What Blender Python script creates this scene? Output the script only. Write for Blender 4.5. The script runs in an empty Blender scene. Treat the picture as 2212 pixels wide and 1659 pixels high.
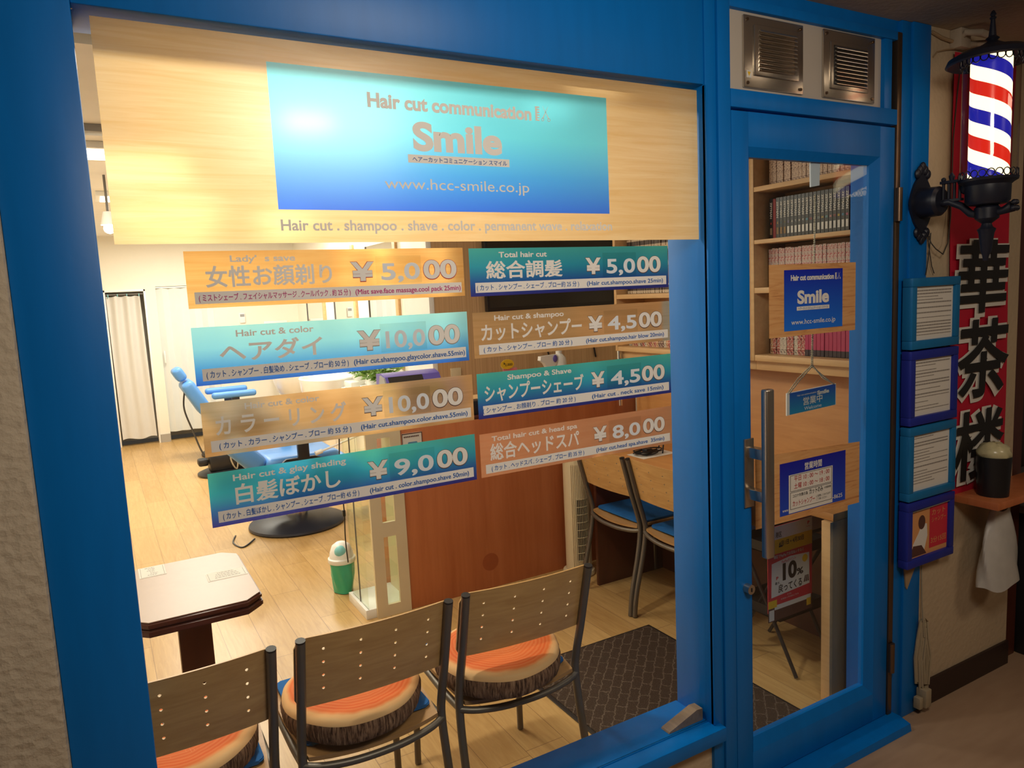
import bpy, bmesh, math, random
from mathutils import Vector, Matrix
random.seed(7)
S = bpy.context.scene
COL = S.collection
PI = math.pi

# ------------------------------------------------------------------ camera
cam = bpy.data.cameras.new('camera')
cam.sensor_fit = 'HORIZONTAL'
cam.sensor_width = 36.0
cam.lens = 36.0 * 1592.8 / 2212.0
cam.clip_start = 0.02
cam_o = bpy.data.objects.new('camera', cam)
COL.objects.link(cam_o)
R = ((0.8677959562365587, -0.4946638619178378, -0.047305835284952386),
     (-0.10170352767191662, -0.08362024502268475, -0.991294127432133),
     (0.4864016558345216, 0.8650522055545992, -0.12287437025905401))
cam_o.matrix_world = Matrix(((R[0][0], -R[1][0], -R[2][0], 0.0),
                             (R[0][1], -R[1][1], -R[2][1], -1.56),
                             (R[0][2], -R[1][2], -R[2][2], 1.638),
                             (0, 0, 0, 1)))
S.camera = cam_o
S.view_settings.view_transform = 'Standard'
S.view_settings.look = 'None'
S.view_settings.exposure = 0.0
S.view_settings.gamma = 1.0
S.view_settings.use_curve_mapping = False
S.cycles.use_denoising = True
S.cycles.max_bounces = 9
S.cycles.diffuse_bounces = 4
S.cycles.glossy_bounces = 4
S.cycles.transmission_bounces = 6
S.cycles.transparent_max_bounces = 14
S.cycles.caustics_reflective = False
S.cycles.caustics_refractive = False
S.cycles.sample_clamp_indirect = 6.0

# ------------------------------------------------------------------ world and lights
W = bpy.data.worlds.new('world')
S.world = W
W.use_nodes = True
W.node_tree.nodes['Background'].inputs[0].default_value = (0.9, 0.75, 0.6, 1)
W.node_tree.nodes['Background'].inputs[1].default_value = 0.05

def area(name, loc, sx, sy, power, color, rot=(0, 0, 0), spread=180):
    d = bpy.data.lights.new(name, 'AREA')
    d.shape = 'RECTANGLE'; d.size = sx; d.size_y = sy
    d.energy = power; d.color = color; d.spread = math.radians(spread)
    o = bpy.data.objects.new(name, d); COL.objects.link(o)
    o.location = loc; o.rotation_euler = rot
    return o

INTERIOR_LAMPS = [  # x, y, size x, size y, watts: ceiling lamps of the shop
    (0.45, 0.70, 0.20, 0.14, 20), (0.98, 1.80, 0.22, 0.16, 9), (1.95, 1.15, 0.26, 0.2, 3.5),
    (0.15, 3.1, 0.9, 0.3, 22), (0.60, 4.9, 0.9, 0.3, 40), (0.9, 7.1, 0.9, 0.3, 46), (1.9, 6.0, 0.3, 1.4, 28)]
CEIL_IN = 2.52
for i, (x, y, a, b, w) in enumerate(INTERIOR_LAMPS):
    area('shop_ceiling_light', (x, y, CEIL_IN - 0.045), a, b, w, (1.0, 0.90, 0.74) if y < 2 else (1.0, 0.93, 0.81))
area('corridor_ceiling_light', (0.90, -1.45, 2.36), 0.7, 0.4, 21, (1.0, 0.88, 0.74), (math.radians(42), 0, 0))
area('corridor_ceiling_light', (3.0, -1.9, 2.44), 0.6, 0.4, 8.5, (1.0, 0.80, 0.58))

# ------------------------------------------------------------------ materials
class NT:
    def __init__(self, name):
        self.mat = bpy.data.materials.new(name); self.mat.use_nodes = True
        self.t = self.mat.node_tree; self.t.nodes.clear()
        self.out = self.t.nodes.new('ShaderNodeOutputMaterial')
    def n(self, typ, ins=None, **kw):
        nd = self.t.nodes.new(typ)
        for k, v in kw.items(): setattr(nd, k, v)
        for k, v in (ins or {}).items(): self.put(nd, k, v)
        return nd
    def put(self, nd, k, v):
        s = nd.inputs[k]
        if isinstance(v, bpy.types.NodeSocket): self.t.links.new(v, s)
        elif isinstance(v, bpy.types.Node): self.t.links.new(v.outputs[0], s)
        elif isinstance(v, (tuple, list)) and len(v) == 3 and s.type == 'RGBA': s.default_value = (*v, 1)
        else: s.default_value = v
    def m(self, op, a, b=0.0, c=None):
        nd = self.n('ShaderNodeMath', operation=op)
        self.put(nd, 0, a); self.put(nd, 1, b)
        if c is not None: self.put(nd, 2, c)
        return nd.outputs[0]
    def coord(self, which='Object'):
        return self.n('ShaderNodeTexCoord').outputs[which]
    def xyz(self, which='Object'):
        s = self.n('ShaderNodeSeparateXYZ', {0: self.coord(which)})
        return s.outputs[0], s.outputs[1], s.outputs[2]
    def mapping(self, vec, scale=(1, 1, 1), loc=(0, 0, 0), rot=(0, 0, 0)):
        nd = self.n('ShaderNodeMapping', {0: vec})
        nd.inputs['Scale'].default_value = scale; nd.inputs['Location'].default_value = loc; nd.inputs['Rotation'].default_value = rot
        return nd.outputs[0]
    def noise(self, vec, scale, detail=4, rough=0.55, out=0, dist=0.0):
        nd = self.n('ShaderNodeTexNoise', {'Vector': vec, 'Scale': scale, 'Detail': detail, 'Roughness': rough, 'Distortion': dist})
        return nd.outputs[out]
    def ramp(self, fac, stops, interp='LINEAR'):
        nd = self.n('ShaderNodeValToRGB', {0: fac}); cr = nd.color_ramp; cr.interpolation = interp
        while len(cr.elements) < len(stops): cr.elements.new(0.5)
        for e, (p, c) in zip(cr.elements, stops):
            e.position = p; e.color = (*c, 1) if len(c) == 3 else c
        return nd.outputs[0]
    def mix(self, fac, a, b):
        nd = self.n('ShaderNodeMix', data_type='RGBA')
        self.put(nd, 0, fac); self.put(nd, 6, a); self.put(nd, 7, b)
        return nd.outputs[2]
    def bump(self, h, strength=0.3, dist=0.01):
        return self.n('ShaderNodeBump', {'Height': h, 'Strength': strength, 'Distance': dist}).outputs[0]
    def pbsdf(self, color, rough=0.5, metal=0.0, normal=None, spec=0.5, emit=None, es=0.0):
        p = self.n('ShaderNodeBsdfPrincipled', {'Base Color': color, 'Roughness': rough, 'Metallic': metal, 'Specular IOR Level': spec})
        if normal is not None: self.put(p, 'Normal', normal)
        if emit is not None: self.put(p, 'Emission Color', emit); self.put(p, 'Emission Strength', es)
        return p.outputs[0]
    def done(self, sh):
        self.t.links.new(sh, self.out.inputs[0]); return self.mat

def plain(name, c, rough=0.5, metal=0.0, spec=0.5, vary=0.06, scale=6.0):
    t = NT(name)
    f = t.noise(t.coord(), scale, 3)
    col = t.mix(f, tuple(max(0, v * (1 - vary)) for v in c), tuple(min(1, v * (1 + vary)) for v in c))
    return t.done(t.pbsdf(col, rough, metal, spec=spec))

def wood(name, c1, c2, rough=0.4, scale=(1, 1, 1), sharp=4.0, bump=0.0):
    t = NT(name)
    v = t.mapping(t.coord(), scale)
    a = t.noise(v, sharp, 6, 0.6, dist=0.6)
    b = t.noise(t.mapping(t.coord(), tuple(s * 4 for s in scale)), sharp, 3, 0.6)
    f = t.m('ADD', t.m('MULTIPLY', a, 0.75), t.m('MULTIPLY', b, 0.25))
    col = t.ramp(f, [(0.32, c1), (0.68, c2)])
    return t.done(t.pbsdf(col, rough, normal=t.bump(a, bump, 0.002) if bump else None))

def glass(name, refl=1.0, tint=(0.97, 0.985, 0.98)):
    t = NT(name)
    fc = t.n('ShaderNodeLayerWeight', {'Blend': 0.5}).outputs['Facing']
    f = t.m('MULTIPLY', t.m('ADD', 0.04, t.m('MULTIPLY', 0.96, t.m('POWER', fc, 5.0))), refl * 0.5)
    tr = t.n('ShaderNodeBsdfTransparent', {0: tint}); gl = t.n('ShaderNodeBsdfGlossy', {0: (1, 1, 1), 'Roughness': 0.02})
    mx = t.n('ShaderNodeMixShader', {0: f, 1: tr.outputs[0], 2: gl.outputs[0]})
    return t.done(mx.outputs[0])

def film(name, col_fn, clear=0.5, rough=0.35, opaque=0.2, boost=1.0):
    """printed translucent window film: glows where lit from behind, blurred view through"""
    t = NT(name)
    c = col_fn(t)
    tl = t.n('ShaderNodeBsdfTranslucent', {0: c})
    rf = t.n('ShaderNodeBsdfRefraction', {0: c, 'Roughness': rough, 'IOR': 1.12})
    df = t.n('ShaderNodeBsdfDiffuse', {0: c})
    gl = t.n('ShaderNodeBsdfGlossy', {0: (1, 1, 1), 'Roughness': 0.25})
    a = t.n('ShaderNodeMixShader', {0: clear, 1: tl.outputs[0], 2: rf.outputs[0]})
    b = t.n('ShaderNodeMixShader', {0: opaque, 1: a.outputs[0], 2: df.outputs[0]})
    d = t.n('ShaderNodeMixShader', {0: 0.03, 1: b.outputs[0], 2: gl.outputs[0]})
    return t.done(d.outputs[0])

def wood_print(c1, c2, sc=(1.6, 1, 34)):
    def fn(t):
        v = t.mapping(t.coord(), sc)
        f = t.noise(v, 2.2, 5, 0.6, dist=0.8)
        return t.ramp(f, [(0.3, c1), (0.72, c2)])
    return fn
def grad_print(stops):
    def fn(t):
        x, y, z = t.xyz('Generated')
        return t.ramp(z, stops)
    return fn

M = {}
def blue_paint(name, c):
    t = NT(name)
    f = t.noise(t.mapping(t.coord(), (9, 9, 1.2)), 3, 5)
    g = t.noise(t.coord(), 60, 3)
    col = t.mix(f, tuple(v * 0.86 for v in c), tuple(min(1, v * 1.12) for v in c))
    return t.done(t.pbsdf(col, 0.40, normal=t.bump(g, 0.06, 0.002), spec=0.3))
M['blue'] = blue_paint('blue_paint', (0.0, 0.155, 0.53))
M['blue_dark'] = blue_paint('navy_paint', (0.01, 0.02, 0.25))
M['groove'] = plain('dark_gap', (0.004, 0.008, 0.02), 0.7)
def stucco(name, c, s=1.0):
    t = NT(name)
    n1 = t.noise(t.coord(), 38, 6, 0.6); n2 = t.noise(t.coord(), 4, 4)
    vo = t.n('ShaderNodeTexVoronoi', {'Vector': t.coord(), 'Scale': 55.0}).outputs[0]
    col = t.mix(n2, tuple(v * 0.85 for v in c), tuple(v * 1.1 for v in c))
    h = t.m('ADD', n1, t.m('MULTIPLY', vo, 0.5))
    return t.done(t.pbsdf(col, 0.8, normal=t.bump(h, 0.55 * s, 0.012)))
M['stucco'] = stucco('cream_stucco', (0.50, 0.42, 0.31))
M['plaster'] = stucco('aged_cream_plaster', (0.52, 0.40, 0.26), 0.35)
M['outer_ceiling'] = stucco('corridor_ceiling_plaster', (0.42, 0.34, 0.25), 0.25)
M['wall_white'] = plain('white_wallpaper', (0.86, 0.80, 0.68), 0.75, scale=90, vary=0.03)
M['ceil_white'] = plain('white_ceiling', (0.85, 0.80, 0.72), 0.8)
M['white'] = plain('white_plastic', (0.85, 0.84, 0.80), 0.35)
M['grey'] = plain('grey_plastic', (0.32, 0.32, 0.32), 0.45)
M['dgrey'] = plain('dark_grey_trim', (0.16, 0.15, 0.14), 0.5)
M['black'] = plain('black_plastic', (0.012, 0.012, 0.014), 0.38)
M['iron'] = plain('black_cast_iron', (0.012, 0.014, 0.026), 0.42)
M['steel'] = plain('brushed_stainless_steel', (0.62, 0.55, 0.46), 0.26, 0.95)
M['chrome'] = plain('chrome', (0.75, 0.75, 0.74), 0.12, 1.0)
M['tube'] = plain('grey_tube_metal', (0.17, 0.15, 0.125), 0.42, 0.6)
M['bronze'] = plain('brown_anodised_metal', (0.17, 0.11, 0.07), 0.35, 0.8)
M['beige_panel'] = plain('beige_painted_panel', (0.50, 0.44, 0.37), 0.55)
M['cream'] = plain('cream_laminate', (0.72, 0.60, 0.40), 0.4)
M['cream_plastic'] = plain('cream_plastic', (0.74, 0.62, 0.40), 0.4)
M['vinyl'] = plain('white_vinyl', (0.80, 0.77, 0.72), 0.5, vary=0.01)
M['vinyl_cool'] = plain('cool_white_vinyl', (0.72, 0.77, 0.82), 0.45, vary=0.01)
M['ink_blue'] = plain('blue_ink', (0.02, 0.12, 0.42), 0.5)
M['ink_pink'] = plain('magenta_ink', (0.50, 0.03, 0.20), 0.5)
M['ink_black'] = plain('black_ink', (0.015, 0.013, 0.012), 0.5)
M['ink_red'] = plain('red_ink', (0.45, 0.03, 0.03), 0.5)
M['ink_brown'] = plain('dark_brown_ink', (0.10, 0.04, 0.03), 0.5)
M['ink_grey'] = plain('grey_ink', (0.30, 0.27, 0.24), 0.6)
M['paper'] = plain('paper', (0.74, 0.70, 0.63), 0.7, vary=0.02)
M['yellow'] = plain('yellow_print', (0.80, 0.50, 0.02), 0.55)
M['poster_red'] = plain('red_print', (0.62, 0.03, 0.05), 0.5)
M['flag_red'] = plain('red_banner_cloth', (0.50, 0.006, 0.03), 0.65, scale=14, vary=0.12)
M['orange_print'] = plain('orange_print', (0.70, 0.32, 0.12), 0.5)
M['kraft'] = plain('brown_cardboard', (0.36, 0.24, 0.13), 0.8)
M['cord'] = plain('beige_cord', (0.35, 0.28, 0.18), 0.6)
M['darkwire'] = plain('dark_wire', (0.05, 0.04, 0.03), 0.6)
M['birch'] = wood('birch_plywood', (0.36, 0.185, 0.065), (0.50, 0.28, 0.11), 0.38, (2.2, 14, 14), 2.0)
M['shelf'] = wood('pale_beech_laminate', (0.60, 0.36, 0.16), (0.72, 0.46, 0.22), 0.45, (10, 1.0, 10), 3.0)
M['orangewood'] = wood('orange_brown_veneer', (0.50, 0.22, 0.07), (0.62, 0.30, 0.10), 0.42, (5, 1.0, 9), 3.0)
M['redwood'] = wood('red_brown_veneer', (0.44, 0.125, 0.04), (0.56, 0.185, 0.068), 0.36, (9, 9, 0.6), 2.0)
M['darkred'] = wood('dark_mahogany', (0.06, 0.014, 0.008), (0.10, 0.026, 0.013), 0.35, (6, 6, 1), 2.0)
M['shaded_post'] = wood('shaded_post_wood', (0.26, 0.18, 0.10), (0.36, 0.25, 0.14), 0.6, (6, 6, 1), 2.0)  # shade put into the colour: dim face of the light wood counter end
M['wedge'] = wood('worn_grey_brown_wood', (0.17, 0.115, 0.075), (0.30, 0.21, 0.14), 0.75, (14, 2, 14), 2.0, 0.3)
M['panel_grain'] = wood('striped_beige_wood_panel', (0.50, 0.30, 0.14), (0.72, 0.48, 0.26), 0.55, (60, 60, 0.35), 1.6)
M['table_top'] = plain('pinkish_beige_laminate', (0.42, 0.30, 0.23), 0.36, scale=30, vary=0.05)
M['bluepad'] = plain('blue_plush_cloth', (0.0, 0.11, 0.36), 0.85, scale=25, vary=0.35)
M['blue_leather'] = plain('light_blue_leather', (0.10, 0.30, 0.70), 0.38, vary=0.05)
M['green_bag'] = plain('green_plastic_bag', (0.04, 0.42, 0.25), 0.28, vary=0.15)
M['aqua'] = plain('aqua_plastic', (0.22, 0.58, 0.60), 0.4)
M['purple'] = plain('violet_plastic', (0.12, 0.09, 0.42), 0.35)
M['screen'] = plain('dark_tv_screen', (0.03, 0.028, 0.027), 0.16)
M['leaf'] = plain('green_leaf', (0.16, 0.30, 0.05), 0.5, scale=20, vary=0.5)
M['curtain'] = plain('pale_grey_curtain_cloth', (0.66, 0.63, 0.58), 0.85, scale=70, vary=0.03)
M['accordion'] = plain('pale_grey_vinyl', (0.72, 0.74, 0.72), 0.5, vary=0.02)
M['baseboard'] = plain('grey_baseboard', (0.38, 0.34, 0.29), 0.6)
M['darkbase'] = plain('dark_brown_baseboard', (0.030, 0.014, 0.010), 0.5)
M['porcelain'] = plain('white_porcelain', (0.88, 0.86, 0.80), 0.15)
M['clearbag'] = plain('cloudy_plastic_bag', (0.52, 0.50, 0.46), 0.3, vary=0.15, scale=20)
M['wrap'] = plain('pale_wrapped_food', (0.58, 0.52, 0.30), 0.25, vary=0.25, scale=40)
M['chain'] = plain('bead_chain_metal', (0.50, 0.48, 0.38), 0.3, 0.9)
M['mirror'] = plain('mirror_silver', (0.92, 0.93, 0.92), 0.015, 1.0, vary=0.0)
M['glass'] = glass('clear_glass', 0.9)
M['glass_case'] = glass('showcase_glass', 0.8, (0.95, 0.975, 0.94))
M['pole_glass'] = glass('pole_glass', 2.0, (0.80, 0.78, 0.73))
M['hole_wall'] = plain('pale_cut_wood', (0.80, 0.66, 0.46), 0.6)
M['door_glass'] = glass('door_glass', 2.0, (0.93, 0.96, 0.97))
M['letterwhite'] = plain('off_white_lettering', (0.75, 0.72, 0.66), 0.6)
def emis(name, c, s):
    t = NT(name); e = t.n('ShaderNodeEmission', {0: c, 1: s}); return t.done(e.outputs[0])
M['lamp'] = emis('lamp_diffuser', (1.0, 0.88, 0.68), 6.0)
M['bulb'] = emis('spot_bulb', (1.0, 0.86, 0.62), 45.0)
M['led'] = emis('green_led_digits', (0.25, 0.6, 0.05), 0.6)

def floor_in():
    t = NT('light_wood_plank_floor')
    x, y, z = t.xyz()
    px = t.m('DIVIDE', t.m('SUBTRACT', x, 0.408), 0.158)
    row = t.m('FLOOR', px)
    fx = t.m('FRACT', px)
    off = t.m('FRACT', t.m('MULTIPLY', t.m('SINE', t.m('MULTIPLY', row, 12.9898)), 43758.5453))
    py_ = t.m('ADD', t.m('DIVIDE', y, 0.9), off)
    fy = t.m('FRACT', py_)
    line = t.m('MAXIMUM', t.m('LESS_THAN', fx, 0.012), t.m('LESS_THAN', fy, 0.0025))
    idn = t.m('FRACT', t.m('MULTIPLY', t.m('SINE', t.m('ADD', t.m('MULTIPLY', row, 78.233), t.m('MULTIPLY', t.m('FLOOR', py_), 37.7))), 4375.85))
    g = t.noise(t.mapping(t.coord(), (16, 1.4, 1)), 2.6, 6, 0.6, dist=1.2)
    f = t.m('ADD', t.m('MULTIPLY', g, 0.8), t.m('MULTIPLY', idn, 0.2))
    col = t.ramp(f, [(0.28, (0.45, 0.262, 0.090)), (0.72, (0.63, 0.405, 0.165))])
    col = t.mix(line, col, (0.20, 0.11, 0.045))
    return t.done(t.pbsdf(col, 0.30, normal=t.bump(line, -0.25, 0.002)))
M['floor_in'] = floor_in()
def floor_out():
    t = NT('brown_corridor_floor')
    a = t.noise(t.mapping(t.coord(), (2, 9, 1)), 2.5, 5); b = t.noise(t.coord(), 1.1, 3)
    col = t.mix(a, (0.34, 0.21, 0.13), (0.50, 0.34, 0.22))
    col = t.mix(t.m('MULTIPLY', b, 0.35), col, (0.25, 0.14, 0.08))
    return t.done(t.pbsdf(col, 0.42))
M['floor_out'] = floor_out()
def mat_rug():
    t = NT('dark_brown_ribbed_door_mat')
    nz = t.n('ShaderNodeTexNoise', {'Vector': t.coord(), 'Scale': 45.0}).outputs[1]
    ad = t.n('ShaderNodeVectorMath', {0: nz, 1: (0.022, 0.022, 0.0), 2: t.coord()}, operation='MULTIPLY_ADD')
    v = t.mapping(ad.outputs[0], (1, 1, 1), rot=(0, 0, math.radians(-45)))
    br = t.n('ShaderNodeTexBrick', {'Vector': v, 'Scale': 8.0, 'Mortar Size': 0.022, 'Brick Width': 0.75, 'Row Height': 0.32})
    br.offset = 0.5
    sp = t.noise(t.coord(), 260, 2, 0.8)
    ln = t.m('MULTIPLY', br.outputs['Fac'], t.m('GREATER_THAN', sp, 0.46))
    dots = t.m('GREATER_THAN', sp, 0.60)
    f = t.m('MAXIMUM', ln, t.m('MULTIPLY', dots, 0.5))
    col = t.mix(f, (0.055, 0.036, 0.026), (0.17, 0.13, 0.10))
    return t.done(t.pbsdf(col, 0.95, normal=t.bump(sp, 0.6, 0.006), spec=0.1))
M['mat'] = mat_rug()
def back_board():
    t = NT('perforated_birch_back')
    x, y, z = t.xyz()
    u = t.m('DIVIDE', x, 0.095)
    c = t.m('ADD', t.m('FLOOR', u), 0.5)
    fx = t.m('MULTIPLY', t.m('SUBTRACT', u, c), 0.095)
    v = t.m('DIVIDE', t.m('SUBTRACT', z, 0.6335), 0.0403)
    fz = t.m('MULTIPLY', t.m('SUBTRACT', t.m('FRACT', v), 0.5), 0.0403)
    d = t.m('SQRT', t.m('ADD', t.m('MULTIPLY', fx, fx), t.m('MULTIPLY', fz, fz)))
    hole = t.m('LESS_THAN', d, 0.0040)
    hole = t.m('MULTIPLY', hole, t.m('LESS_THAN', t.m('ABSOLUTE', x), 0.165))
    hole = t.m('MULTIPLY', hole, t.m('MULTIPLY', t.m('GREATER_THAN', z, 0.636), t.m('LESS_THAN', z, 0.794)))
    g = t.noise(t.mapping(t.coord(), (2.5, 16, 18)), 2.0, 6, 0.6, dist=0.8)
    col = t.ramp(g, [(0.32, (0.50, 0.275, 0.095)), (0.7, (0.66, 0.40, 0.16))])
    p = t.pbsdf(col, 0.36)
    tr = t.n('ShaderNodeBsdfTransparent')
    return t.done(t.n('ShaderNodeMixShader', {0: hole, 1: p, 2: tr.outputs[0]}).outputs[0])
M['back_board'] = back_board()
def log_top():
    t = NT('log_slice_print')
    x, y, z = t.xyz()
    wob = t.m('MULTIPLY', t.m('SUBTRACT', t.noise(t.coord(), 7, 3), 0.5), 0.035)
    r = t.m('ADD', t.m('SQRT', t.m('ADD', t.m('MULTIPLY', x, x), t.m('MULTIPLY', y, y))), wob)
    ring = t.m('MULTIPLY', t.m('ADD', t.m('SINE', t.m('MULTIPLY', r, 520.0)), 1.0), 0.5)
    rn = t.m('DIVIDE', r, 0.197)
    base = t.ramp(rn, [(0.0, (0.66, 0.20, 0.055)), (0.35, (0.68, 0.155, 0.035)), (0.80, (0.62, 0.105, 0.02)), (0.865, (0.66, 0.16, 0.04)), (0.905, (0.72, 0.40, 0.17)), (0.98, (0.76, 0.49, 0.24))])
    col = t.mix(t.m('MULTIPLY', ring, 0.22), base, (0.80, 0.40, 0.16))
    an = t.m('ARCTAN2', y, x)
    cv = t.n('ShaderNodeCombineXYZ', {0: t.m('MULTIPLY', an, 22.0), 1: t.m('MULTIPLY', r, 6.0), 2: 0.0}).outputs[0]
    ray = t.m('GREATER_THAN', t.noise(cv, 1.5, 2), 0.66)
    ray = t.m('MULTIPLY', ray, t.m('LESS_THAN', rn, 0.62))
    col = t.mix(t.m('MULTIPLY', ray, 0.4), col, (0.85, 0.55, 0.30))
    return t.done(t.pbsdf(col, 0.7, spec=0.2))
M['log_top'] = log_top()
def bark():
    t = NT('bark_print')
    x, y, z = t.xyz()
    an = t.m('ARCTAN2', y, x)
    cv = t.n('ShaderNodeCombineXYZ', {0: t.m('MULTIPLY', an, 17.0), 1: 0.0, 2: t.m('MULTIPLY', z, 13.0)}).outputs[0]
    f = t.noise(cv, 1.6, 5, 0.65, dist=0.7)
    col = t.ramp(f, [(0.36, (0.025, 0.011, 0.007)), (0.45, (0.13, 0.065, 0.04)), (0.60, (0.34, 0.20, 0.12)), (0.75, (0.46, 0.31, 0.20))])
    return t.done(t.pbsdf(col, 0.8, normal=t.bump(f, 0.7, 0.008), spec=0.2))
M['bark'] = bark()
def barber_stripes():
    t = NT('glowing_barber_stripes')
    x, y, z = t.xyz()
    an = t.m('DIVIDE', t.m('ARCTAN2', y, x), 2 * PI)
    f = t.m('FRACT', t.m('ADD', t.m('DIVIDE', z, 0.170), t.m('ADD', an, 3.285)))
    c = t.ramp(f, [(0.0, (1.0, 0.84, 0.55)), (0.25, (1.0, 0.03, 0.015)), (0.5, (1.0, 0.84, 0.55)), (0.75, (0.03, 0.03, 0.75))], 'CONSTANT')
    s = t.ramp(f, [(0.0, (1, 1, 1)), (0.25, (0.3, 0.3, 0.3)), (0.5, (1, 1, 1)), (0.75, (0.20, 0.20, 0.20))], 'CONSTANT')
    st = t.m('MULTIPLY', s, 2.3)
    return t.done(t.pbsdf(c, 0.25, emit=c, es=st))
M['stripes'] = barber_stripes()
# printed films
TEAL = [(0.0, (0.05, 0.05, 0.40)), (0.30, (0.04, 0.18, 0.66)), (0.62, (0.05, 0.50, 0.78)), (1.0, (0.10, 0.66, 0.68))]
M['film_banner'] = film('wood_print_banner_film', wood_print((0.84, 0.56, 0.25), (0.93, 0.70, 0.39)), 0.14, 0.55, 0.18)
M['film_logo'] = film('teal_to_blue_logo_film', grad_print([(0.0, (0.05, 0.19, 0.92)), (0.28, (0.08, 0.42, 1.0)), (0.60, (0.16, 0.76, 1.0)), (1.0, (0.20, 0.80, 0.96))]), 0.10, 0.5, 0.18)
M['film_wood'] = film('wood_print_price_film', wood_print((0.84, 0.46, 0.14), (0.95, 0.62, 0.24)), 0.72, 0.36, 0.10)
M['film_wood_soft'] = film('soft_wood_print_price_film', wood_print((0.76, 0.50, 0.24), (0.88, 0.62, 0.33)), 0.80, 0.34, 0.14)
M['film_wood_deep'] = film('red_wood_print_price_film', wood_print((0.80, 0.44, 0.24), (0.90, 0.54, 0.32)), 0.72, 0.22, 0.12)
M['film_blue'] = film('teal_to_blue_price_film', grad_print(TEAL), 0.70, 0.36, 0.12)
M['film_sky'] = film('backlit_cyan_to_blue_price_film', grad_print([(0.0, (0.04, 0.16, 0.72)), (0.3, (0.10, 0.42, 0.92)), (0.62, (0.28, 0.76, 1.0)), (1.0, (0.38, 0.86, 0.95))]), 0.55, 0.40, 0.12)  # cyan print, lightened in colour to carry glow from the bright wall behind
M['patch'] = glass('clear_sticker', 0.35, (0.86, 0.87, 0.86))
def opaque_wood():
    t = NT('cedar_wood_print')
    f = t.noise(t.mapping(t.coord(), (2.0, 1, 22)), 3.0, 5, 0.6, dist=1.3)
    col = t.ramp(f, [(0.28, (0.42, 0.15, 0.05)), (0.45, (0.66, 0.33, 0.12)), (0.75, (0.74, 0.42, 0.18))])
    return t.done(t.pbsdf(col, 0.5))
M['cedar'] = opaque_wood()
def grad_opaque(name, stops):
    t = NT(name); x, y, z = t.xyz('Generated'); return t.done(t.pbsdf(t.ramp(z, stops), 0.45))
M['plate_blue'] = grad_opaque('blue_gradient_print', [(0, (0.01, 0.16, 0.72)), (1, (0.004, 0.012, 0.40))])
M['plate_blue2'] = grad_opaque('violet_blue_gradient_print', [(0, (0.02, 0.07, 0.50)), (1, (0.010, 0.010, 0.33))])
M['plate_teal'] = grad_opaque('teal_blue_gradient_print', [(0, (0.01, 0.28, 0.52)), (1, (0.01, 0.06, 0.42))])

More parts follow.
